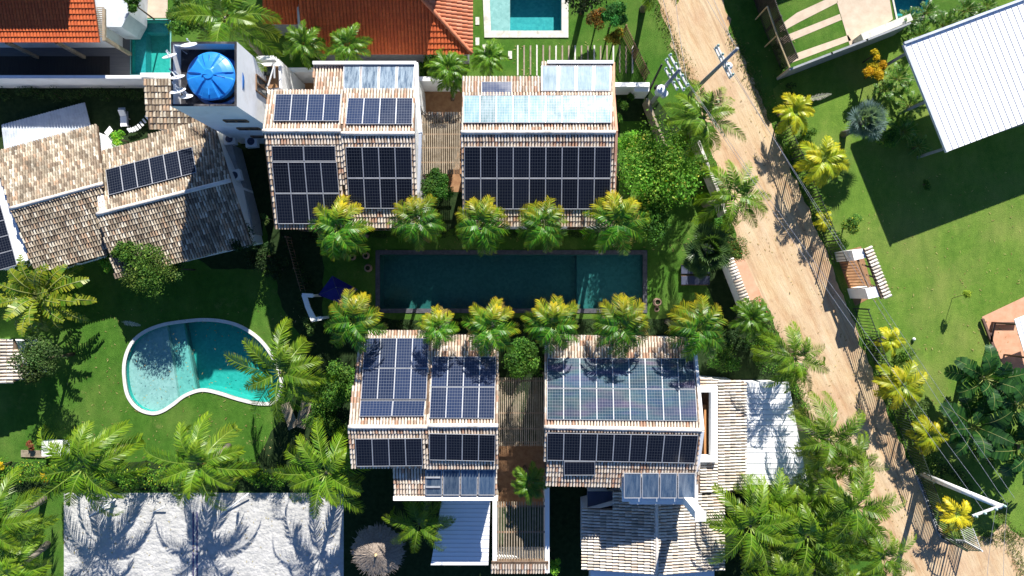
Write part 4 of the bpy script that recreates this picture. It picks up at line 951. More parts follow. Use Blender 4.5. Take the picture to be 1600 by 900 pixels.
def crown_coco(seed, n=17, L=3.75):
    rnd = random.Random(seed); mb = MB(); ga = 2.399963; a0 = rnd.random() * 6.28
    for i in range(n):
        s = i / (n - 1); az = a0 + ga * i + rnd.uniform(-.25, .25)
        e0 = R(68 - 78 * s + rnd.uniform(-8, 8)); l = L * (.62 + .38 * min(1, s * 2.2)) * rnd.uniform(.85, 1.08)
        old = max(0, s - .75) * 1.6 * (rnd.random() < .5)
        g0, g1 = (.02, .08, .008), (.11, .25, .012)
        if old: g0, g1 = lerp3(g0, (.20, .14, .05), old), lerp3(g1, (.26, .19, .07), old)
        frond(mb, rnd, (math.cos(az) * .1, math.sin(az) * .1, .1), az, e0, l, R(62 + 22 * s), 46, .90, .062, (g0, g1, (.34, .40, .02)), lambda s_, a_: .1 + .45 * s_ * s_, hang=.35 + .35 * s, vlift=.12, twist=rnd.uniform(-.35, .35), start=.16)
    for k in range(7):
        a = rnd.random() * 6.28; mb.lathe((math.cos(a) * .22, math.sin(a) * .22, -.12 - rnd.random() * .15), [(.01, .13), (.09, .09), (.12, 0), (.09, -.1), (.01, -.13)], 7)
        mb.c[-35:] = [(.16, .14, .03)] * 35
    return mb
def crown_areca(seed, n=19, L=2.55):
    """dense feathery crowns with yellowed, sun-side frond tips"""
    rnd = random.Random(seed); mb = MB(); ga = 2.399963; a0 = rnd.random() * 6.28
    def yel(s, az): return (.12 + .62 * max(0, math.sin(az) * .85 + .1)) * (s ** 1.8) * 1.6 - .06
    for i in range(n):
        s = i / (n - 1); az = a0 + ga * i + rnd.uniform(-.22, .22)
        e0 = R(72 - 62 * s + rnd.uniform(-6, 6)); l = L * (.7 + .3 * min(1, s * 2)) * rnd.uniform(.85, 1.12)
        frond(mb, rnd, (math.cos(az) * .06, math.sin(az) * .06, .1), az, e0, l, R(88 + 15 * s), 36, .82, .058, (((.012, .085, .008), (.085, .28, .014), (.66, .46, .02)) if not (s > .8 and rnd.random() < .4) else ((.16, .13, .03), (.32, .26, .06), (.5, .33, .1))), yel, ang=(40, 66), hang=.4, vlift=.25, rach=.03, twist=rnd.uniform(-.3, .3), start=.2)
    return mb
def crown_gold(seed, n=11, L=1.9, yb=.5):
    rnd = random.Random(seed); mb = MB(); ga = 2.399963; a0 = rnd.random() * 6.28
    for i in range(n):
        s = i / (n - 1); az = a0 + ga * i + rnd.uniform(-.2, .2)
        e0 = R(65 - 50 * s + rnd.uniform(-8, 8)); l = L * (.7 + .3 * min(1, s * 2)) * rnd.uniform(.85, 1.12)
        y0 = yb + rnd.uniform(-.2, .35)
        frond(mb, rnd, (math.cos(az) * .05, math.sin(az) * .05, .1), az, e0, l, R(80), 32, .7, .07, ((.10, .22, .01), (.26, .36, .012), (.68, .52, .025)), lambda s_, a_: y0 * (.5 + .6 * s_), ang=(34, 55), hang=.3, vlift=.15, rach=.035, twist=rnd.uniform(-.4, .4), start=.14)
    return mb
def crown_green(seed, n=16, L=1.75):
    rnd = random.Random(seed); mb = MB(); ga = 2.399963; a0 = rnd.random() * 6.28
    for i in range(n):
        s = i / (n - 1); az = a0 + ga * i + rnd.uniform(-.2, .2)
        e0 = R(75 - 62 * s + rnd.uniform(-8, 8)); l = L * (.7 + .3 * min(1, s * 2)) * rnd.uniform(.85, 1.15)
        frond(mb, rnd, (math.cos(az) * .05, math.sin(az) * .05, .1), az, e0, l, R(85), 30, .6, .06, ((.018, .10, .01), (.10, .26, .015), (.32, .40, .02)), lambda s_, a_: .35 * s_, ang=(34, 52), hang=.3, vlift=.2, rach=.025, twist=rnd.uniform(-.4, .4), start=.14)
    return mb
def crown_bismarck(seed, n=24, L=1.15, col=((.09, .15, .15), (.17, .25, .25), (.22, .30, .30))):
    rnd = random.Random(seed); mb = MB()
    for i in range(n):
        s = i / (n - 1); az = 2.4 * i; e0 = R(86 - 80 * s); d = Vector((math.cos(az) * math.cos(e0), math.sin(az) * math.cos(e0), math.sin(e0)))
        q = d * L * .8; mb.tube([Vector((0, 0, .1)), q], .025, 5, col=(.2, .25, .2))
        sd_ = d.cross(Vector((0, 0, 1))).normalized(); up = sd_.cross(d)
        for k in range(30):
            a = R(-115 + 230 * k / 29); dd = (d * math.cos(a) + sd_ * math.sin(a) + up * (.12 * abs(math.sin(a)) + .06 * (k % 2))).normalized(); l = L * rnd.uniform(.85, 1.05) * (1 - .2 * abs(a) / 2)
            c = lerp3(col[0], col[1], rnd.random()); mb.leafq(q, dd, dd.cross(up).normalized(), l, .1, c, .12, col[2])
    return mb
def blade(mb, rnd, base, d0, L, W, droop, c1, c2, stalk=.35, torn=True):
    """large banana-like blade: stalk, then two halves of strips split by tears"""
    K = 9; p = Vector(base); e = math.asin(max(-1, min(1, d0.z))); az = math.atan2(d0.y, d0.x); pts = [p.copy()]; T = []
    for k in range(K):
        t = Vector((math.cos(az) * math.cos(e), math.sin(az) * math.cos(e), math.sin(e))); T.append(t); p = p + t * L / K; pts.append(p.copy())
        if k / K > stalk * .6: e -= droop / K * 1.4
    T.append(T[-1]); mb.tube(pts, [.045 * (1 - .8 * k / K) for k in range(K + 1)], 5, cap=False, col=(.28, .32, .10))
    m = 16
    for i in range(m):
        s0 = stalk + (1 - stalk) * i / m; s1 = stalk + (1 - stalk) * (i + 1) / m
        def at(s): x = s * K; k = min(K - 1, int(x)); return pts[k].lerp(pts[k + 1], x - k), T[k]
        q0, t0 = at(s0); q1, t1 = at(s1); sd_ = t0.cross(Vector((0, 0, 1))).normalized(); up = sd_.cross(t0)
        pr = math.sin(math.pi * min(.97, .12 + .86 * (i + .5) / m)) ** .55
        for sg in (-1, 1):
            fold = rnd.uniform(-.35, .15) if torn else -.1; w_ = W * .5 * pr * rnd.uniform(.88, 1.05)
            sv = (sd_ * sg + up * (.25 + fold) + t0 * .35).normalized(); g = .012 if torn and rnd.random() < .6 else 0
            c = lerp3(c1, c2, rnd.random()); z = Vector((0, 0, -.3 * w_ * rnd.random()))
            mb.face([q0 + t0 * g, q1 - t0 * g * .2, q1 + sv * w_ * .95 - t0 * g * 2 + z, q0 + sv * w_ + t0 * g * 2 + z], c)
def crown_fan(seed, axis, n=11, L=3.0, W=.62, c1=(.012, .045, .012), c2=(.04, .11, .025)):
    """traveller's palm: leaves in one plane"""
    rnd = random.Random(seed); mb = MB(); u = Vector((math.cos(axis), math.sin(axis), 0)); v_ = Vector((-u.y, u.x, 0))
    for i in range(n):
        a = R(-78 + 156 * i / (n - 1)); d = (Vector((0, 0, 1)) * math.cos(a) + u * math.sin(a) + v_ * rnd.uniform(-.1, .1)).normalized()
        blade(mb, rnd, (0, 0, .1), d, L * rnd.uniform(.9, 1.1), W, R(35), c1, c2, .42)
    return mb
def crown_banana(seed, n=10, L=1.5, W=.42, c1=(.03, .10, .015), c2=(.10, .22, .03), spread=70, torn=True):
    rnd = random.Random(seed); mb = MB()
    for i in range(n):
        s = i / max(1, n - 1); az = 2.4 * i + rnd.uniform(-.3, .3); e = R(80 - spread * s)
        blade(mb, rnd, (math.cos(az) * .08, math.sin(az) * .08, .05), Vector((math.cos(az) * math.cos(e), math.sin(az) * math.cos(e), math.sin(e))), L * rnd.uniform(.75, 1.1), W * rnd.uniform(.8, 1.1), R(70), c1, c2, .22, torn)
    return mb
def local_mesh(name, mb, mat, col=True): return mesh_of(name, mb, mat, (0, 0, 0), False, col)
V = {}
V['coco'] = [local_mesh('coconut_crown', crown_coco(s_), M['leaf']) for s_ in (1, 2, 3, 4, 5)]
V['areca'] = [local_mesh('feather_crown', crown_areca(s_), M['leaf']) for s_ in (11, 12, 13, 14, 15, 16, 17)]
V['gold'] = [local_mesh('golden_crown', crown_gold(s_), M['leaf']) for s_ in (21, 22, 23)]
V['gold2'] = [local_mesh('orange_crown', crown_gold(s_, 9, 1.9, .95), M['leaf']) for s_ in (25,)]
V['green'] = [local_mesh('green_crown', crown_green(s_), M['leaf']) for s_ in (31, 32, 33)]
V['bis'] = [local_mesh('silver_crown', crown_bismarck(41), M['leaf'])]
V['fanleaf'] = [local_mesh('fan_crown', crown_bismarck(42, 14, .8, ((.03, .07, .03), (.06, .13, .04), (.1, .17, .05))), M['leaf'])]
def palm(kind, px, py, Rpx, z, label, rot=None, name='palm_tree', cat='palm tree', group=None, tr=.13, lean=None, baseL=None, var=None, idx=[0]):
    """crown centre at pixel px,py and height z; Rpx = crown radius in photo pixels"""
    top = P(px, py, z); idx[0] += 1; r_ = random.Random(idx[0] * 7 + 1)
    ref = {'coco': 3.55, 'areca': 2.35, 'gold': 2.0, 'gold2': 2.0, 'green': 1.85, 'bis': 1.9, 'fanleaf': 1.35, 'banana': 1.4, 'fan': 2.6}[kind]
    Rm = Rpx * (CAMZ - z) / F; sc = Rm / ref
    base = Vector((top.x + (lean[0] if lean else r_.uniform(-.35, .35)), top.y + (lean[1] if lean else r_.uniform(-.35, .35)), 0))
    t = thing(name, label, cat, base, group)
    mb = MB(); k = max(3, int(z)); pts = []; rad = []
    for i in range(k + 1):
        s = i / k; q = base.lerp(top, s); b = math.sin(s * math.pi) * .12; pts.append(q + Vector((b, -b * .5, 0))); rad.append(tr * (1.35 - .55 * s) * (1.25 if i == 0 else 1))
    mb.tube(pts, rad, 9); part('trunk', mb, M['bark'], t, smooth=True)
    if kind == 'areca':
        mb = MB(); mb.tube([top - Vector((0, 0, .8)), top + Vector((0, 0, .2))], [tr * 1.1, tr * .6], 8, col=(.12, .2, .05)); part('crownshaft', mb, M['leaf'], t, smooth=True, col=True)
    vs = V[kind]; me = vs[(var if var is not None else idx[0]) % len(vs)]
    c = bpy.data.objects.new('crown', me); COL.objects.link(c); c.parent = t; c.location = top - base
    a = rot if rot is not None else (r_.uniform(-.3, .3) if kind == 'areca' else r_.uniform(0, 6.28))
    c.rotation_euler = (r_.uniform(-.08, .08), r_.uniform(-.08, .08), a); c.scale = (sc, sc, sc * r_.uniform(.9, 1.05))
    return t
GU = 'feathery palms in a row above the long pool'; GL = 'feathery palms in a row below the long pool'
for i, (x, y, r) in enumerate(((530, 357, 57), (652, 345, 50), (752, 352, 53), (847, 352, 50), (963, 347, 59))):
    palm('areca', x, y, r, 7.2, f'feathery yellow-tipped palm above the long pool, {["first from left, overhanging the panels","second from left, before the shrub","third from left","fourth from left","rightmost and largest"][i]}', group=GU, lean=(.2 if i != 4 else -.3, .1))
for i, (x, y, r) in enumerate(((553, 503, 57), (683, 513, 40), (765, 512, 52), (865, 507, 52), (970, 510, 57), (1090, 515, 59))):
    palm('areca', x, y, r, 8.3, f'feathery yellow-tipped palm below the long pool, {["leftmost","smallest and second from left","third from left","fourth from left","fifth from left, beside the clay pots","rightmost, nearest the road"][i]}', group=GL, lean=(0, .1))
COC = [(131, 729, 96, 7.5, 'large coconut palm above the sand court, nearest the white box'), (311, 725, 88, 7.5, 'large coconut palm between lawn and sand court, middle of three'),
 (510, 739, 88, 7.5, 'large coconut palm left of the lower-left villa, right of the sand court top'), (-8, 820, 88, 6.5, 'coconut palm cut off by the left edge beside the sand court'),
 (12, 895, 70, 5.5, 'coconut palm in the bottom left corner of the grass strip'), (438, 582, 88, 8.0, 'coconut palm overhanging the right end of the kidney pool'),
 (1241, 560, 64, 8.0, 'coconut palm at the road edge above the white corrugated roof'), (1294, 686, 70, 8.0, 'coconut palm right of the white corrugated roof'),
 (1172, 822, 82, 7.5, 'coconut palm beside the white chimney and gabled annex'), (1336, 792, 76, 8.0, 'coconut palm reaching furthest over the dirt road at lower right'),
 (1262, 838, 78, 7.0, 'coconut palm in the middle of the lower right cluster'), (1379, 870, 60, 6.5, 'smaller coconut palm at the bottom edge near the curved fence'),
 (1222, 905, 70, 6.5, 'coconut palm at the bottom edge below the annex palms'), (1300, 920, 70, 6.0, 'coconut palm on the bottom edge in the lower right cluster'), (1262, 788, 60, 6.2, 'coconut palm shaded under its neighbours below the white roof'),
 (1146, 307, 64, 7.5, 'coconut palm by the road beside the bright green tree'), (1099, 185, 66, 7.5, 'coconut palm beneath the utility pole at the top of the road'),
 (352, 28, 92, 9.0, 'big coconut palm behind the water tower at the top'), (655, 818, 60, 5.0, 'young coconut palm between the thatched parasol and blue metal roof'), (1030, -40, 60, 6, 'coconut palm tips hanging in over the top of the road'),
 (1205, 790, 62, 5, 'coconut palm wedged between the gabled annex palm and its right neighbour'), (1330, 722, 58, 5, 'coconut palm below the palm right of the white roof'), (1300, 850, 62, 5, 'low coconut palm hidden among the lower right cluster')]
for i, (x, y, r, z, lb) in enumerate(COC): palm('coco', x, y, r * (1.1 if i in (6, 7, 8, 9, 10, 15, 16) else 1.04), [4.9, 4.8, 5.2, 4.6, 4.4, 5.4, 5.6, 5.6, 5.6, 6.0, 5.0, 4.8, 4.6, 4.6, 4.4, 5.6, 5.4, 8.0, 4.2, 5, 4.4, 4.4, 4.0][i], lb, group='coconut palms', tr=.16)
for x, y, r, z, lb in ((475, 70, 42, 5.0, 'small green palm beside the blue gutter at the top'), (544, 72, 44, 5.0, 'small green palm before the shaded orange roof'), (700, 108, 42, 4.2, 'small palm bending over the white wall of the brick yard'),
 (765, 90, 36, 4.0, 'small palm left of the sleepers in the lawn'), (827, 755, 38, 4.5, 'small palm over the paved yard between the lower villas'), (708, 130, 24, 3.4, 'tiny palm inside the brick yard below the wall'), (1172, 498, 40, 3.8, 'dark green palm shrub between the pavement and the last feathery palm')):
    palm('green', x, y, r, z, lb, tr=.08, group='small green palms')
palm('fanleaf', 1105, 388, 46, 4.0, 'dark fan palm in shade above the dark sunbeds', tr=.1)
palm('fanleaf', 1092, 410, 30, 2.6, 'low shaded fan palm tucked left of the dark sunbeds', tr=.08)
palm('bis', 1350, 190, 36, 2.4, 'silvery blue fan palm on the right lawn', tr=.16)
for i, (x, y, r, z, lb) in enumerate(((1240, 176, 42, 1.9, 'golden palm at the road edge near the white dead frond'), (1285, 252, 50, 2.6, 'golden palm above the upper right roadside fence'), (1390, 532, 29, 1.7, 'smallest golden palm just below the tiled gateway'),
 (1407, 603, 50, 2.2, 'brightest golden palm midway along the lower fence'), (1450, 680, 38, 2.0, 'golden palm above the utility pole foot'), (1287, 345, 20, 1.6, 'tiny golden palm inside the roadside planting above the gateway'))):
    palm('gold', x, y, r, z, lb, group='golden palms along the road fence', tr=.09)
palm('gold2', 1493, 803, 40, 1.9, 'orange-yellow palm inside the curved green fence', tr=.09)
V['banana'] = [local_mesh('broadleaf_crown', crown_banana(s_, 18, 1.5, .5), M['leaf']) for s_ in (51, 52, 53)]
V['bigleaf'] = [local_mesh('large_leaf_crown', crown_banana(s_, 15, 3.1, 1.5, (.010, .045, .012), (.04, .12, .022), 78, False), M['leaf']) for s_ in (55, 56)]
V['banana_y'] = [local_mesh('yellowing_crown', crown_banana(s_, 34, 2.0, .62, (.07, .18, .012), (.34, .36, .03), 80), M['leaf']) for s_ in (61,)]
def plant(kind, px, py, Rpx, z0, label, name='leafy_plant', cat='plant', group=None, ref=1.45, rot=None, var=0):
    q = P(px, py, z0 + .4); t = thing(name, label, cat, (q.x, q.y, 0), group); sc = Rpx * (CAMZ - z0) / F / ref
    if z0 > .3:
        mb = MB(); mb.tube([(q.x, q.y, 0), (q.x, q.y, z0 + .1)], [.1, .07], 7); part('stem', mb, M['bark'], t, smooth=True)
    c = bpy.data.objects.new('foliage', V[kind][var % len(V[kind])]); COL.objects.link(c); c.parent = t; c.location = (0, 0, z0)
    c.rotation_euler.z = rot if rot is not None else (px * 7 + py) % 6.28; c.scale = (sc, sc, sc); return t
plant('banana_y', 62, 462, 66, 2.6, 'large yellowing broad-leaved palm clump below the old tiled house at left', 'banana_plant', 'banana plant', ref=1.75)
for i, (x, y, r, lb) in enumerate(((1420, 30, 24, 'broad-leaved plant beside the top right pool corner'), (1450, 18, 24, 'broad-leaved plant at the top edge above the white roof'), (1478, 38, 26, 'broad-leaved plant touching the upper edge of the white roof'), (1512, 14, 26, 'broad-leaved plant at the top edge above the middle of the white roof'), (1440, 55, 24, 'drooping broad-leaved plant at the corner of the white roof'), (1545, 8, 22, 'broad-leaved plant furthest right along the white roof edge'),
    (1405, 122, 30, 'dark broad-leaved plant below the yellow flowering bush'), (1385, 140, 22, 'ragged broad-leaved plant left of the white roof edge'), (1425, 165, 26, 'shaded broad-leaved plant against the white roof side'), (1415, 205, 30, 'broad-leaved plant right of the silvery palm'), (1438, 228, 22, 'greyish drooping plant near the white roof lower corner'))):
    plant('banana', x, y, r, .5, lb, group='broad-leaved plants by the white roof', var=i)
def fan_tree(px, py, z, axis, label, n=11, L=3.0, seed=1):
    top = P(px, py, z); t = thing('travellers_palm', label, 'palm tree', (top.x, top.y, 0), "large-leaved palms at the lower right")
    mb = MB(); mb.tube([(top.x, top.y, 0), (top.x, top.y, z)], [.24, .16], 9); part('trunk', mb, M['bark'], t, smooth=True)
    me = V['bigleaf'][seed % 2]; c = bpy.data.objects.new('crown', me); COL.objects.link(c); c.parent = t; c.location = (0, 0, z)
    c.rotation_euler = (0, .0, axis); c.scale = (.85, .85, .85); return t
fan_tree(1538, 592, 2.4, R(60), "dark glossy large-leaved palm nearest the terracotta patio", 12, 3.2, 71)
fan_tree(1518, 665, 2.2, R(-15), "dark glossy large-leaved palm in the middle of the lower right clump", 13, 3.3, 72)
fan_tree(1592, 632, 2.8, R(75), "dark glossy large-leaved palm cut by the right edge", 12, 3.3, 73)
fan_tree(1598, 700, 2.4, R(20), "lowest dark glossy large-leaved palm at the right edge", 11, 3.0, 74)

# ------------------------------------------------------------------ broadleaf trees, shrubs, hedges
def cloud(mb, rnd, c, rad, n, size, pal, asp=.55, inner=.45):
    c = Vector(c)
    for _ in range(n):
        d = Vector((rnd.gauss(0, 1), rnd.gauss(0, 1), rnd.gauss(.25, .9))).normalized()
        f = (inner + (1 - inner) * rnd.random() ** .5) * (1 + .3 * noise.noise(d * 2.2 + c)) * (.85 if rnd.random() < .9 else 1.12)
        p = c + Vector((d.x * rad[0], d.y * rad[1], d.z * rad[2])) * f
        nn = (d * .7 + Vector((rnd.uniform(-1, 1), rnd.uniform(-1, 1), rnd.uniform(-.2, 1.2)))).normalized()
        a = nn.cross(Vector((rnd.uniform(-1, 1), rnd.uniform(-1, 1), .1))).normalized(); b = nn.cross(a)
        s = size * rnd.uniform(.6, 1.35); col = lerp3(pal[0], pal[1], rnd.random() ** 1.2)
        if len(pal) > 2 and rnd.random() < .08: col = pal[2]
        mb.leafq(p - a * s / 2, a, b, s, s * asp, col, .1)
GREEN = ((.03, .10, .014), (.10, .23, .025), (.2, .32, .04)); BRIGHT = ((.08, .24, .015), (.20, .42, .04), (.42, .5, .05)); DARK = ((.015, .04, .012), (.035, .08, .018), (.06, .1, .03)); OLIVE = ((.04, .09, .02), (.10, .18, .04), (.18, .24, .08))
def tree(label, px, py, Rpx, z, pal=GREEN, n=5000, size=.17, lobes=9, name='broadleaf_tree', cat='tree', seed=0, squash=.6, group=None, asp=.55, trunk=True, ex=1.0):
    """crown centre px,py at height z"""
    rnd = random.Random(seed + int(px * 3 + py)); c = P(px, py, z); Rm = Rpx * (CAMZ - z) / F
    t = thing(name, label, cat, (c.x, c.y, 0), group); mb = MB(); ctr = []
    for i in range(lobes):
        a = 2.4 * i; rr_ = Rm * .62 * math.sqrt(i / lobes); o = Vector((math.cos(a) * rr_ * ex, math.sin(a) * rr_, Rm * squash * rnd.uniform(-.35, .35) * (1 - rr_ / Rm)))
        r_ = Rm * rnd.uniform(.34, .5); ctr.append(c + o); tn = rnd.uniform(.6, 1.25); warm = rnd.uniform(.85, 1.2); pl_ = [(q_[0] * tn * warm, q_[1] * tn, q_[2] * tn) for q_ in pal]; cloud(mb, rnd, c + o, (r_ * rnd.uniform(.8, 1.2), r_ * rnd.uniform(.8, 1.2), r_ * squash * 1.2), n // lobes, size * rnd.uniform(.8, 1.25), pl_, asp)
    part('crown', mb, M['leaf_soft'], t, col=True)
    if trunk:
        mb = MB(); fk = Vector((c.x, c.y, max(.2, z - Rm * squash * .8))); mb.tube([(c.x, c.y, 0), fk], [max(.05, Rm * .07), max(.04, Rm * .05)], 8)
        for q in ctr[:7]: mb.tube([fk, fk.lerp(q, .5) + Vector((0, 0, .1)), q], [Rm * .04, Rm * .028, .015], 6)
        part('trunk', mb, M['bark_dark'], t, smooth=True)
    return t
tree('bright green spreading tree between the upper-middle villa and the road', 1028, 262, 76, 4.0, ((.07, .21, .015), (.21, .42, .045), (.42, .46, .07)), 10500, .18, 20, squash=.8, seed=1)
tree('lower darker green tree between the bright tree and the rightmost poolside palm', 1012, 340, 50, 3.2, GREEN, 4800, .18, 13, seed=2)
tree('bright green bush beside the road wall above the coconut palm', 1085, 262, 30, 1.8, BRIGHT, 3000, .13, 6, seed=3, name='bush', cat='bush')
tree('dense dark green bush between the upper villas, below the pergola', 685, 292, 34, 3.2, ((.02, .085, .012), (.06, .17, .02), (.10, .22, .03)), 5500, .13, 8, seed=4, name='bush', cat='bush')
tree('round green tree below the old tiled house', 230, 420, 52, 3.7, ((.04, .10, .014), (.12, .22, .03), (.22, .3, .06)), 6500, .14, 15, seed=5)
tree('small upper crown of green foliage against the old tiled house', 196, 392, 26, 3.9, GREEN, 2500, .13, 5, seed=25, name='bush', cat='bush')
tree('small bright lime bush left of the round green tree', 166, 412, 17, 2.2, BRIGHT, 1500, .13, 4, seed=6, name='bush', cat='bush')
tree('grey-green tree over the striped tiled roof at the left edge', 58, 562, 46, 3.8, OLIVE, 6000, .14, 9, seed=7)
tree('olive leafless-tipped shrub at the right of the round green tree', 277, 420, 20, 2.6, OLIVE, 700, .12, 4, seed=8, name='shrub', cat='shrub')
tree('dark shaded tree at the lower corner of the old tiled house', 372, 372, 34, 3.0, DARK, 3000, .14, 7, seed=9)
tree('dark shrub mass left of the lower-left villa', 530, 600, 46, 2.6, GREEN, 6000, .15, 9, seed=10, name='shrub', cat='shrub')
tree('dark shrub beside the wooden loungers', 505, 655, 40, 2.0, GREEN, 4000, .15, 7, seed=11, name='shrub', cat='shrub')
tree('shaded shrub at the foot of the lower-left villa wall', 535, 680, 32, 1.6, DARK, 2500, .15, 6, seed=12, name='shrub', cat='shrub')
tree('leafy bush at the top of the lower slatted pergola', 818, 560, 40, 3.6, GREEN, 5500, .14, 8, seed=13, name='bush', cat='bush')
tree('trimmed bush under the thin palm, right of the white pool frame', 485, 508, 20, 1.4, OLIVE, 1500, .12, 4, seed=14, name='bush', cat='bush')
tree('bush before the corner of the orange hip roof', 688, 88, 34, 2.8, GREEN, 4500, .13, 7, seed=15, name='bush', cat='bush')
tree('lime green bush at the small palm, top of the brick yard wall', 660, 108, 18, 2.0, GREEN, 1500, .13, 4, seed=16, name='bush', cat='bush')
tree('dark green tree left of the big coconut palm at the top', 290, 22, 40, 4.0, GREEN, 5000, .16, 8, seed=17)
tree('green bush hanging over the white outbuilding at the top', 206, 4, 20, 3.0, GREEN, 1600, .13, 4, seed=18, name='bush', cat='bush')
tree('emerald tree by the brown fence near the top pool', 960, 22, 26, 2.6, ((.02, .13, .02), (.06, .26, .05), (.1, .3, .06)), 3500, .12, 6, seed=19)
tree('orange and dark red croton bush left of the emerald tree', 935, 28, 22, 1.8, ((.05, .06, .015), (.22, .13, .02), (.45, .12, .02)), 2200, .14, 5, seed=20, name='croton_bush', cat='bush')
tree('yellow-speckled croton bush below the emerald tree', 962, 58, 18, 1.5, ((.10, .12, .015), (.45, .33, .03), (.55, .2, .02)), 1800, .12, 5, seed=21, name='croton_bush', cat='bush')
tree('dark tree added over the top edge to shade the lawn right of the top pool', 925, -45, 75, 6.5, DARK, 9000, .2, 10, seed=22)  # added tree, placed to cast shade on the lawn below
tree('bright yellow flowering bush beside the white roof', 1372, 110, 21, 1.8, ((.45, .30, .01), (.62, .46, .015), (.6, .5, .05)), 2600, .11, 5, seed=23, name='flowering_bush', cat='bush', ex=1.25)
tree('upper tuft of bright yellow flowers beside the white roof', 1369, 84, 12, 1.8, ((.45, .30, .01), (.62, .46, .015), (.6, .5, .05)), 1100, .10, 3, seed=24, name='flowering_bush', cat='bush')
tree('green shrub with yellow blooms inside the roadside fence', 1333, 350, 20, 1.4, ((.04, .12, .02), (.12, .25, .03), (.5, .5, .05)), 2200, .11, 5, seed=26, name='shrub', cat='shrub')
tree('flowering shrub spilling over the road by the terracotta pavement', 1150, 388, 24, 1.8, ((.05, .12, .02), (.16, .24, .03), (.5, .12, .05)), 2600, .11, 6, seed=27, name='shrub', cat='shrub')
tree('green shrub below the terracotta pavement, over the road edge', 1178, 482, 28, 1.8, ((.04, .12, .02), (.10, .2, .03), (.5, .06, .08)), 3200, .11, 6, seed=28, name='shrub', cat='shrub')
tree('round leafy bush beside the long white wall at the bottom', 866, 884, 17, 1.3, BRIGHT, 1700, .12, 4, seed=29, name='bush', cat='bush')
tree('green shrub at the annex wall below the feathery palms', 1130, 560, 34, 1.6, GREEN, 3500, .12, 7, seed=30, name='shrub', cat='shrub')
tree('shrub lit by sun in the gap above the old tiled roofs', 182, 215, 16, 1.5, BRIGHT, 1300, .12, 4, seed=31, name='shrub', cat='shrub')
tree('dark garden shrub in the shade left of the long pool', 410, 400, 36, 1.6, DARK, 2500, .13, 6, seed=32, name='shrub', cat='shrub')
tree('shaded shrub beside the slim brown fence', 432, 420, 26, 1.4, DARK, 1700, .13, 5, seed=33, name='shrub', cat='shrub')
tree('pale-leaved shrub at the lower left corner of the upper villa', 414, 340, 14, 1.8, OLIVE, 700, .12, 3, seed=34, name='shrub', cat='shrub')
tree('cone-shaped dwarf tree right of the utility pole foot', 1545, 712, 22, 1.5, OLIVE, 1500, .11, 5, seed=35, name='conifer', cat='tree', ex=1.5)
tree('red-leaved plant beside the low bench at left', 48, 696, 11, .5, ((.2, .05, .03), (.42, .16, .08), (.3, .25, .06)), 500, .16, 3, seed=36, name='bromeliad', cat='plant', trunk=False, asp=.3)
tree('yellow blossoms on the hedge below the low bench', 70, 745, 11, 1.0, ((.5, .35, .01), (.65, .5, .02)), 600, .1, 3, seed=37, name='flowering_bush', cat='bush')
tree('second patch of yellow blossoms at the left edge of the hedge', 2, 727, 9, 1.0, ((.5, .35, .01), (.65, .5, .02)), 400, .1, 3, seed=38, name='flowering_bush', cat='bush')
for i, (x, y) in enumerate(((1092, 255), (1096, 292))):
    tree(['dark red spiky plant under the bright tree, upper of two', 'dark red spiky plant under the bright tree, lower of two'][i], x, y, 9, 1.2, ((.10, .012, .02), (.2, .03, .03)), 260, .26, 1, seed=39 + i, name='cordyline', cat='plant', trunk=False, asp=.2)
for i, (x, y, r) in enumerate(((975, 165, 14), (988, 152, 10), (968, 185, 12))):
    tree(['shaded spiky plant against the upper-middle villa wall', 'shaded spiky plant furthest from the villa wall', 'lowest shaded spiky plant by the villa corner'][i], x, y, r, 1.2, GREEN, 500, .3, 2, seed=45 + i, name='spiky_plant', cat='plant', trunk=False, asp=.2)
sap = thing('sapling', 'thin lime green sapling alone on the right lawn', 'tree', P(1488, 466, 0)); cc = P(1511, 459, 1.7)
mb = MB(); b0 = P(1488, 466, 0); mb.tube([b0, Vector((cc.x, cc.y, 0)) * .5 + b0 * .5 + Vector((0, 0, .8)), cc], .02, 6); part('trunk', mb, M['bark_dark'], sap)
mb = MB(); cloud(mb, random.Random(5), cc, (.3, .32, .35), 220, .13, ((.15, .25, .02), (.35, .42, .04))); part('crown', mb, M['leaf_soft'], sap, col=True)
tree('faint small bush on the shaded right lawn', 1449, 287, 11, .5, GREEN, 400, .12, 3, seed=50, name='bush', cat='bush')
def hedge(label, pts, wpx, h, pal=GREEN, dens=420, size=.13, name='hedge', cat='hedge', z0=0, seed=1):
    rnd = random.Random(seed); w3 = PP(pts, h * .6); c = w3[len(w3) // 2]; t = thing(name, label, cat, (c.x, c.y, 0)); mb = MB(); W = wpx * (CAMZ) / F / 2; st = MB()
    for a, b in zip(w3, w3[1:]):
        L = (b - a).length; k = max(1, int(L / .55))
        for i in range(k):
            q = a.lerp(b, (i + rnd.random()) / k); s_ = Vector((-(b - a).y, (b - a).x, 0)).normalized() * rnd.uniform(-.35, .35) * W
            r_ = rnd.uniform(.75, 1.15); q = q + s_; q.z = h * .55 * r_
            cloud(mb, rnd, q, (.55 * r_, max(.35, W * .8) * r_, h * .5 * r_), int(dens * .55), size, pal)
            st.tube([(q.x, q.y, 0), (q.x + .05, q.y, h * .5)], [.03, .015], 5)
    part('foliage', mb, M['leaf_soft'], t, col=True); h > .7 and part('stems', st, M['bark_dark'], t)
    return t
hedge('long hedge between the kidney pool lawn and sand court', [(-20, 738), (110, 742), (260, 748), (400, 742), (500, 745)], 50, 1.2, ((.04, .14, .012), (.14, .28, .025), (.4, .42, .04)), 620, seed=2)
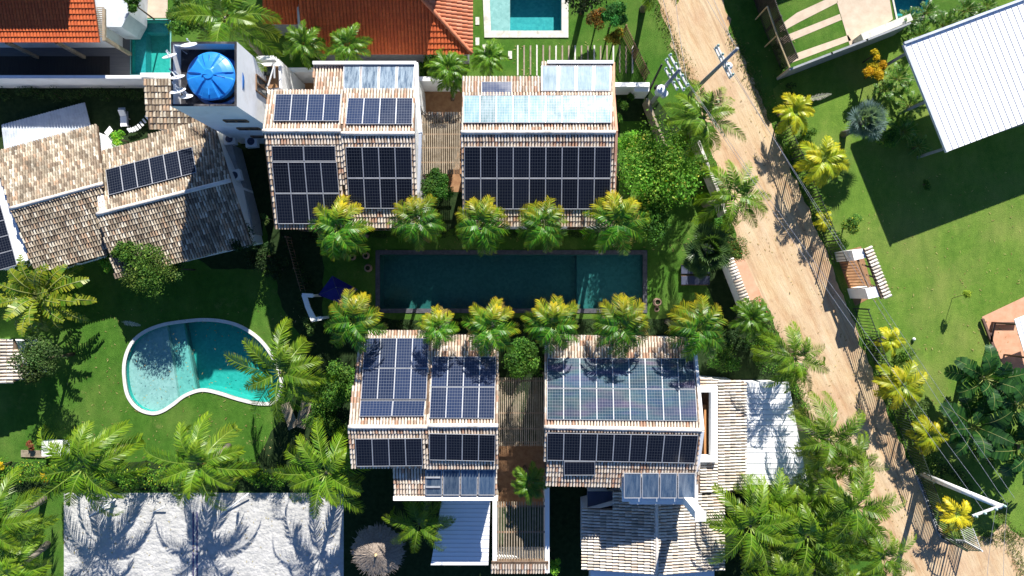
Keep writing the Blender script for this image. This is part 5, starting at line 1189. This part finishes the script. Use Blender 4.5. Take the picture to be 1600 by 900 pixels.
hedge('shaded hedge along the long white boundary wall', [(-20, 146), (120, 148), (222, 146)], 24, .9, DARK, 260, seed=3)
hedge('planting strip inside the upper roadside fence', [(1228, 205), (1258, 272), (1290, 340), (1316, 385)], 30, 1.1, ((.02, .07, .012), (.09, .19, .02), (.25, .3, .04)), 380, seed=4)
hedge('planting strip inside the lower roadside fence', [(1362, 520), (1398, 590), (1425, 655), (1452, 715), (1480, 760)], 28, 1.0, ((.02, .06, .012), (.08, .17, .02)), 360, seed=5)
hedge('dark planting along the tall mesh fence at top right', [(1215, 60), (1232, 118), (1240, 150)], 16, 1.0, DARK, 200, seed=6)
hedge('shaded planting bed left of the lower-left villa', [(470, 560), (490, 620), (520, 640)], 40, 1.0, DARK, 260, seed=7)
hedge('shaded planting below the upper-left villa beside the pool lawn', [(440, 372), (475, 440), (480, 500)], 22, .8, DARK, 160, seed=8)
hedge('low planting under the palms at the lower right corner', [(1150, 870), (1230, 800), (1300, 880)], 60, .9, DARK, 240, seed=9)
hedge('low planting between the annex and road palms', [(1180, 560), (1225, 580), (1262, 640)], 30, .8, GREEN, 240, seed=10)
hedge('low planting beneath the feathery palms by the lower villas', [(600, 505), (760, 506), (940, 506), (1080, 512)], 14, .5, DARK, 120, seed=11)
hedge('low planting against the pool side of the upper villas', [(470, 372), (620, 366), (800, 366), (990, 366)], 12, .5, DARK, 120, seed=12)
# white dead frond pieces
def dead_frond(label, px, py, ang, L, z=.1):
    rnd = random.Random(int(px)); mb = MB(); c = P(px, py, z); frond(mb, rnd, (0, 0, 0), ang, R(8), L, R(14), 20, .35, .04, ((.55, .53, .48), (.68, .66, .6), (.6, .55, .45)), lambda s, a: .3, hang=.05, vlift=.02)
    me = local_mesh('dead_frond', mb, M['leaf']); o = bpy.data.objects.new('dead_frond', me); COL.objects.link(o); o.location = c; return tag(o, label, 'palm frond')
dead_frond('bleached dead frond lying on the left lawn above the kidney pool', 190, 503, R(-10), 1.4, .05)
dead_frond('bleached dead frond sticking out from the golden palm at the road', 1262, 156, R(14), 1.7, 2.2)

# ------------------------------------------------------------------ utility poles and cables
def pole(label, base, top, h, r0=.17, r1=.1, mat='concrete', arms=(), group='utility poles', conc=True):
    b = P(*base, 0); t_ = P(*top, h); t = thing('utility_pole', label, 'utility pole', b, group)
    mb = MB(); mb.tube([b, t_], [r0, r1], 10); part('shaft', mb, M[mat], t, smooth=True)
    for (z_, dx, dy, L, *of) in arms:
        c = b.lerp(t_, z_ / h) + Vector((dx, dy, 0)).normalized() * (of[0] if of else 0); d = Vector((dx, dy, 0)).normalized(); mb = MB(); mb.beam(c - d * L / 2 + Vector((0, 0, .05)), c + d * L / 2 + Vector((0, 0, .05)), .11, .13); ao = part('crossarm', mb, M['concrete_light'], t)
        for s_ in (-.46, -.18, .18, .46):
            q = c + d * L * s_ + Vector((0, 0, .12)); mb = MB(); mb.lathe(q, [(.03, 0), (.03, .08), (.08, .1), (.09, .13), (.05, .17), (.08, .2), (.03, .26), (.01, .27)], 10); part('insulator', mb, M['insul'], ao, smooth=True)
    return t, b, t_
ax = (.5, -.87)
u1, b1, t1 = pole('concrete utility pole with transformer and double crossarms at the road top', (1010, 170), (1062, 108), 8.2, arms=((7.9, *ax, 2.3), (7.1, *ax, 2.3), (6.3, *ax, 1.6)))
for s_ in (0, 1, 2):
    q = b1.lerp(t1, .62) + Vector((-.65 + s_ * .28, -.1 - s_ * .22, 0)); mb = MB(); mb.lathe(q, [(.01, -.45), (.26, -.45), (.28, -.38), (.28, .35), (.3, .38), (.22, .44), (.08, .46), (.08, .6), (.01, .6)], 18)
    if s_ == 1: tr_ = part('transformer', mb, M['plastic_white'], u1, smooth=False)
    elif s_ == 0:
        mb = MB(); mb.lathe(q, [(.01, -.2), (.1, -.2), (.1, .3), (.01, .32)], 12); part('surge_arrester', mb, M['roof_dark'], u1)
    else:
        mb = MB(); mb.lathe(q, [(.01, -.3), (.2, -.3), (.22, .2), (.01, .24)], 16); part('transformer', mb, M['plastic_white'], u1)
mb = MB(); mb.beam(b1.lerp(t1, .6) + Vector((-.6, 0, 0)), b1.lerp(t1, .6) + Vector((.2, 0, 0)), .1, .1); part('bracket', mb, M['iron'], u1)
u2, b2, t2 = pole('leaning grey utility pole with lamp beside the coconut palm at the road', (1078, 148), (1152, 76), 9.4, .16, .1, arms=((7.2, .45, -.89, 2.2), (6.8, .45, -.89, 2.2)))
mb = MB(); q = b2.lerp(t2, .72); e_ = P(1139, 103, 7.0); mb.tube([q, q + Vector((.2, .1, .3)), e_], .04, 6); la = part('lamp_arm', mb, M['wire'], u2); mb = MB(); mb.lathe(e_, [(.01, .12), (.12, .1), (.24, 0), (.22, -.06), (.01, -.08)], 14); part('lamp_head', mb, M['plastic_white'], u2, smooth=True)
u3, b3, t3 = pole('white utility pole leaning out with one crossarm at the lower right', (1440, 741), (1563, 791), 8.4, .2, .17, 'white', arms=((8.3, .94, .34, 2.0, -.75),))
mb = MB()
b4, t4 = P(1012, 146, 0), P(1034, 101, 5.5); mb.tube([b4, t4], [.1, .07], 8); single('strut_pole', mb, M['iron'], 'thin dark pole beside the transformer pole', 'pole', smooth=True)
def cable(label, a, b, sag=.4, r=.012):
    mb = MB(); k = 14; pts = []
    for i in range(k + 1): s = i / k; q = a.lerp(b, s); q.z -= sag * 4 * s * (1 - s); pts.append(q)
    mb.tube(pts, r, 4, cap=False); single('power_cable', mb, M['wire'], label, 'cable', 'overhead cables along the road')
d3 = Vector((.9, .5, 0)).normalized(); dA = Vector((.5, -.87, 0)).normalized()
for i, (a, b, lb) in enumerate(((t1 + dA * 1.0, t3 - d3 * 1.0, 'from the transformer pole'), (t1 + dA * .4, t3 - d3 * .3, 'second from the transformer pole'), (t2 + dA * .6 - Vector((0, 0, 2)), t3 + d3 * .4, 'from the lamp pole'), (t2 + dA * 1.0 - Vector((0, 0, 2.2)), t3 + d3 * 1.0, 'outermost from the lamp pole'))):
    cable(f'thin overhead cable along the road, {lb}', a, b, .5)
for i, (a, px) in enumerate(((t1 + dA * .2, 1035), (t2, 1085), (t2 - dA * .5, 1105), (t1 + dA * .9, 1060))):
    cable(f'thin overhead cable leaving the top of the picture, {["furthest left","second from right","furthest right","second from left"][i]}', a, P(px - 10, -60, 7.5), .3)
for i in range(2): cable(f'thin overhead cable running off the bottom right corner, {["left","right"][i]} one', t3 + d3 * (-.3 + i * .8), P(1540 + i * 30, 960, 8.0), .2)

# ------------------------------------------------------------------ garden furniture and small things
# thatched parasol
pp = P(590, 862, 2.4); tp = thing('thatched_parasol', 'round thatched parasol between the sand court and young palm', 'parasol', (pp.x, pp.y, 0))
mb = MB(); mb.tube([(pp.x, pp.y, 0), (pp.x, pp.y, 2.6)], .07, 8); part('pole', mb, M['bark'], tp, smooth=True)
mb = MB(); rnd = random.Random(9)
ringp = [(0.0, .75), (.3, .62), (.8, .38), (1.35, .12), (1.8, -.12)]; n_ = 90; i0 = len(mb.v)
for r_, z_ in ringp:
    for q in range(n_):
        t = 2 * math.pi * q / n_; jj = rnd.uniform(-.05, .05) * (r_ > .1) + (rnd.uniform(-.16, .12) if r_ > 1.7 else 0)
        mb.v.append((pp.x + (r_ + jj) * math.cos(t), pp.y + (r_ + jj) * math.sin(t), 2.3 + z_ + rnd.uniform(-.025, .035))); mb.c.append((1, 1, 1))
for j in range(len(ringp) - 1):
    for q in range(n_): a = i0 + j * n_; mb.f.append((a + q, a + (q + 1) % n_, a + n_ + (q + 1) % n_, a + n_ + q)); mb.mi.append(0)
for _ in range(900):
    t = rnd.random() * 6.28; r_ = rnd.uniform(.15, 1.7); d = Vector((math.cos(t), math.sin(t), -.42)).normalized(); q = Vector((pp.x + r_ * math.cos(t), pp.y + r_ * math.sin(t), 2.34 + .75 - r_ * .46))
    mb.leafq(q, (d + Vector((rnd.uniform(-.12, .12), rnd.uniform(-.12, .12), .05))).normalized(), Vector((-math.sin(t), math.cos(t), 0)), rnd.uniform(.25, .55), .035, (1, 1, 1), .02)
part('thatch', mb, M['thatch'], tp)
mb = MB(); mb.tube([(pp.x, pp.y, 2.95), (pp.x, pp.y, 3.25)], [.14, .04], 8); part('finial', mb, M['straw'], tp)
def lounger(label, px, py, rot, mat, L=1.95, Wd=.68, legs='wood_brown', cush=True, group=None, name='sun_lounger'):
    c = P(px, py, .3); t = thing(name, label, 'sun lounger', (c.x, c.y, 0), group); ca, sa = math.cos(rot), math.sin(rot)
    def w2(x, y, z): return Vector((c.x + x * ca - y * sa, c.y + x * sa + y * ca, z))
    mb = MB(); mb.beam(w2(-L / 2, -Wd / 2, .28), w2(L / 2, -Wd / 2, .28), .05, .08); mb.beam(w2(-L / 2, Wd / 2, .28), w2(L / 2, Wd / 2, .28), .05, .08)
    for k in range(15): x = -L / 2 + .04 + k * (L * .66) / 15; mb.beam(w2(x, -Wd / 2, .31), w2(x, Wd / 2, .31), .075, .025)
    part('frame', mb, M[legs], t)
    mb = MB()
    for k in range(6): x = k * .105; mb.beam(w2(L / 2 - L * .33 + x, -Wd / 2, .33 + x * .45), w2(L / 2 - L * .33 + x, Wd / 2, .33 + x * .45), .09, .025)
    part('backrest', mb, M[legs], t)
    if cush:
        mb = MB(); mb.slab([w2(-L / 2, -Wd / 2 + .03, .42), w2(L / 2 - L * .34, -Wd / 2 + .03, .42), w2(L / 2 - L * .34, Wd / 2 - .03, .42), w2(-L / 2, Wd / 2 - .03, .42)], .09)
        mb.slab([w2(L / 2 - L * .335, -Wd / 2 + .03, .44), w2(L / 2, -Wd / 2 + .03, .72), w2(L / 2, Wd / 2 - .03, .72), w2(L / 2 - L * .335, Wd / 2 - .03, .44)], .09); part('cushion', mb, M[mat], t)
    for x in (-L / 2 + .1, L / 2 - .5):
        for y in (-Wd / 2, Wd / 2): mb = MB(); mb.beam(w2(x, y, 0), w2(x, y, .26), .06, .06); part('leg', mb, M[legs], t)
    return t
lounger('dark sunbed with slate cushion under the fan palm, upper one', 1085, 421, 0, 'slate_cloth', group='sunbeds right of the long pool')
lounger('dark sunbed with slate cushion under the fan palm, lower one', 1085, 438, 0, 'slate_cloth', group='sunbeds right of the long pool')
lounger('weathered wooden lounger nearer the kidney pool', 452, 650, R(-68), 'wood', legs='wood', cush=False, group='wooden loungers beside the kidney pool')
lounger('weathered wooden lounger further from the kidney pool', 474, 648, R(-105), 'wood', legs='wood', cush=False, group='wooden loungers beside the kidney pool')
lounger('small grey folding chair in the shaded yard above the old tiled house', 194, 186, R(92), 'metal_white', 1.1, .5, 'alu', name='folding_lounger')
# navy parasol
c = P(527, 449, 2.1); np_ = thing('garden_parasol', 'dark navy square parasol in the shade left of the long pool', 'parasol', (c.x, c.y, 0))
mb = MB(); mb.tube([(c.x, c.y, 0), (c.x, c.y, 2.5)], .03, 8); part('pole', mb, M['alu'], np_)
mb = MB(); cs = [P(519, 431, 2.0), P(558, 452, 2.0), P(535, 475, 2.0), P(497, 461, 2.0)]; ap = Vector((c.x, c.y, 2.45))
for i in range(4): mb.face([cs[i], cs[(i + 1) % 4], ap]); mb.face([cs[i], cs[(i + 1) % 4], cs[(i + 1) % 4] - Vector((0, 0, .14)), cs[i] - Vector((0, 0, .14))])
part('canopy', mb, M['navy'], np_)
mb = MB()
for q in cs: mb.beam(ap, q + Vector((0, 0, .02)), .03, .02)
part('rib', mb, M['slate_cloth'], np_)
# white swing frame
sw = thing('garden_gate_frame', 'white curved metal frame left of the navy parasol', 'garden frame', P(485, 482, 0)); mb = MB()
a, b, c2_ = P(472, 462, 1.9), P(478, 480, 1.9), P(489, 500, 1.9); mb.prism([P(471, 461, 1.9), P(479, 461, 1.9), P(485, 480, 1.9), P(495, 499, 1.9), P(486, 502, 1.9), P(477, 481, 1.9)], 1.8, 1.9)
part('beam', mb, M['white'], sw)
for q, q2 in (((472, 461), (489, 462)), ((487, 500), (502, 497))):
    mb = MB(); t0, t1_ = P(*q, 1.8), P(*q2, 1.8); mb.beam(t0, t1_, .28, .1); mb.beam((t1_.x, t1_.y, 0), t1_, .18, .18); part('post', mb, M['white'], sw)
# pots
def pot(label, px, py, r, h, dark=True):
    c = P(px, py, 0); t = thing('clay_pot', label, 'pot', c, 'clay pots beside the long pool'); mb = MB()
    mb.lathe(c, [(.01, .01), (r * .55, .01), (r * .95, h * .45), (r, h * .65), (r * .7, h * .93), (r * .78, h), (r * .62, h), (r * .55, h * .9)], 24); part('body', mb, M['clay'], t, smooth=True)
    mb = MB(); mb.lathe(c, [(.01, h * .82), (r * .57, h * .82)], 20); part('soil', mb, M['soil'], t); return t
pot('open clay pot left of the pool, nearest the upper palm', 553, 402, .24, .6); pot('upper right clay pot left of the pool', 574, 400, .26, .65); pot('lowest clay pot of three left of the pool', 577, 419, .3, .6)
pot('larger clay pot right of the pool below the sunlit grass', 1025, 472, .32, .7); pot('small clay pot right below the larger one', 1025, 483, .2, .45)
# sphere lamps / ball on the lawn
mb = MB(); c = P(1428, 530, .15); mb.lathe(c, [(.01, -.13), (.08, -.1), (.13, 0), (.08, .1), (.01, .13)], 14); single('ball', mb, M['plastic_white'], 'small white ball lying on the right lawn', 'ball', smooth=True)
# white box, bench at left
bx = thing('cabinet', 'white box standing on the low timber platform at left', 'cabinet', P(80, 702, 0)); mb = MB(); mb.prism(PP([(66, 690), (98, 691), (98, 712), (66, 712)], .9), .12, .9); part('body', mb, M['white'], bx); mb = MB(); mb.prism(PP([(65, 689), (99, 690), (99, 713), (65, 713)], .95), .9, .95); part('lid', mb, M['white'], bx)
mb = MB()
for i in range(5): mb.beam(P(33, 704 + i * 2.2, .1), P(92, 706 + i * 2.2, .1), .085, .05)
single('timber_platform', mb, M['wood'], 'low weathered timber platform under the white box', 'platform')
# striped tiled roof at the left edge
low_roof('pale ribbed tiled roof cut by the left edge beneath the grey-green tree', [(-60, 530), (22, 530), (42, 592), (-60, 612)], 3.0, 8, 'E', M['tile_pale'], M['under'], name='tiled_shed', cat='shed', tw=.24, tl=.42)
# AC units
def ac(label, px, py, z, rot=0.0):
    c = P(px, py, z); t = thing('air_conditioner', label, 'air conditioner', (c.x, c.y, z - .5), 'air conditioning units in the alley'); mb = MB(); mb.box((c.x, c.y, z - .5), .8, .75, .5, rot); part('casing', mb, M['plastic_white'], t)
    mb = MB(); mb.lathe((c.x, c.y, z + .01), [(.24, 0), (.26, .02), (.22, .03), (.2, .01), (.01, .01)], 20); part('fan_grille', mb, M['slate_cloth'], t); return t
ac('white air conditioning unit with blue fan at the old tiled house corner', 366, 274, 2.6, R(15)); ac('shaded air conditioning unit under the tower, nearer the villa', 392, 221, 2.0, R(5)); ac('shaded air conditioning unit at the foot of the tower', 358, 217, 2.0, R(5))
# white ledge right of the old house, its shade painted as grey concrete
mb = MB(); mb.prism(PP([(352, 225), (362, 225), (392, 340), (396, 365), (384, 366), (366, 290)], 1.8), 0, 1.8); single('alley_wall', mb, M['concrete'], 'white wall strip with painted grey shade along the right side of the old tiled house', 'wall')
mb = MB(); mb.prism(PP([(163, 207), (171, 197), (176, 204), (168, 213)], 1.4), 1.32, 1.4); single('white_board', mb, M['white'], 'small white square board in the shaded yard', 'board', loc=P(170, 205, 0))
mb = MB(); 
for i in range(8): s_ = i / 7; q = P(200, 203, .5).lerp(P(228, 183, .5), s_) + Vector((0, .25 * math.sin(s_ * 3.14) * -1, 0)); mb.box((q.x, q.y, .35), .14, .36, .05, R(38))
single('curved_bench', mb, M['plastic_white'], 'curved white slatted bench in the shaded yard', 'bench')
# volleyball posts, court lines
for i, (a, b, lb) in enumerate((((140, 806), (186, 777), 'left'), ((240, 800), (262, 788), 'middle'), ((345, 804), (392, 768), 'right'))):
    tq = P(*a, .0); t0 = P(*b, 0); mb = MB(); mb.tube([Vector((tq.x, tq.y, .05)), Vector((t0.x, t0.y, .45))], .05, 8); single('court_bar', mb, M['plastic_white'], f'white slanting bar at the top of the sand court, {lb} one', 'bar', 'bars at the edge of the sand court', smooth=True)
mb = MB(); sheet_mb(PP([(301, 800), (303, 800), (303, 1000), (301, 1000)]), [], .02, mb); sheet_mb(PP([(307, 800), (309, 800), (309, 1000), (307, 1000)]), [], .02, mb); single('court_tape', mb, M['navy'], 'pair of blue boundary tapes across the sand court', 'court tape')
# pebbles and tufts
rnd = random.Random(77); mb = MB()
EDGE = [((1022, 0), (1090, 150)), ((1092, 200), (1150, 400)), ((1140, 50), (1205, 190)), ((1500, 842), (1600, 838)), ((1200, 500), (1262, 640)), ((1560, 790), (1600, 900))]
for a, b in EDGE:
    A, B = P(*a), P(*b)
    for _ in range(900):
        q = A.lerp(B, rnd.random()) + Vector((rnd.gauss(0, .28), rnd.gauss(0, .28), .01)); d = Vector((rnd.uniform(-1, 1), rnd.uniform(-1, 1), rnd.uniform(.3, 1.4))).normalized()
        mb.leafq(q, d, Vector((-d.y, d.x, 0)).normalized(), rnd.uniform(.08, .22), .05, lerp3((.08, .14, .02), (.22, .22, .08), rnd.random()), .1)
single('grass_tufts', mb, M['leaf_soft'], kind='stuff', col=True, loc=Vector((0, 0, 0)))

rnd = random.Random(78); mb = MB()
for (x0, y0, x1, y1, n_) in ((100, 480, 520, 720, 420), (1230, 260, 1600, 640, 420), (600, 372, 1100, 392, 60), (1140, 60, 1240, 400, 160), (1300, 600, 1440, 880, 160), (100, 775, 530, 900, 160), (800, 60, 960, 120, 60)):
    for _ in range(n_):
        q = P(rnd.uniform(x0, x1), rnd.uniform(y0, y1), .03); a = rnd.random() * 6.28; d = Vector((math.cos(a), math.sin(a), rnd.uniform(0, .3)))
        mb.leafq(q, d, Vector((-d.y, d.x, 0)), rnd.uniform(.08, .26), rnd.uniform(.03, .07), lerp3((.20, .13, .05), (.50, .42, .18), rnd.random()), 0)
single('fallen_leaves', mb, M['leaf_soft'], kind='stuff', col=True, loc=Vector((0, 0, 0)))

tree('low green bush between the bright tree and the villa corner', 985, 222, 26, 2.0, BRIGHT, 2400, .13, 6, seed=61, name='bush', cat='bush')
tree('dark bush under the coconut palm by the road wall', 1128, 352, 26, 1.8, GREEN, 2400, .13, 6, seed=62, name='bush', cat='bush')
tree('dense shrub filling the corner between pavement and annex', 1190, 528, 30, 1.8, GREEN, 3000, .13, 7, seed=63, name='bush', cat='bush')
tree('dark shrub right of the rightmost lower feathery palm', 1150, 530, 28, 1.6, DARK, 2400, .14, 6, seed=64, name='shrub', cat='shrub')
tree('green shrub between the left roadside wall and the upper coconut palm', 1070, 215, 24, 1.4, GREEN, 2000, .13, 5, seed=65, name='shrub', cat='shrub')
tree('leafy shrub at the foot of the silvery palm', 1390, 215, 22, 1.2, GREEN, 1600, .13, 5, seed=66, name='shrub', cat='shrub')
tree('shrub between the two upper golden palms', 1262, 215, 22, 1.2, GREEN, 1800, .12, 5, seed=67, name='shrub', cat='shrub')
tree('shrub inside the lower fence above the brightest golden palm', 1415, 560, 22, 1.2, GREEN, 1800, .12, 5, seed=68, name='shrub', cat='shrub')
tree('straggly shrub between the lower two golden palms', 1437, 640, 22, 1.2, OLIVE, 1500, .12, 5, seed=69, name='shrub', cat='shrub')
hedge('dark undergrowth between fence and utility pole foot at lower right', [(1455, 720), (1490, 740), (1520, 760)], 34, .8, DARK, 220, seed=20)
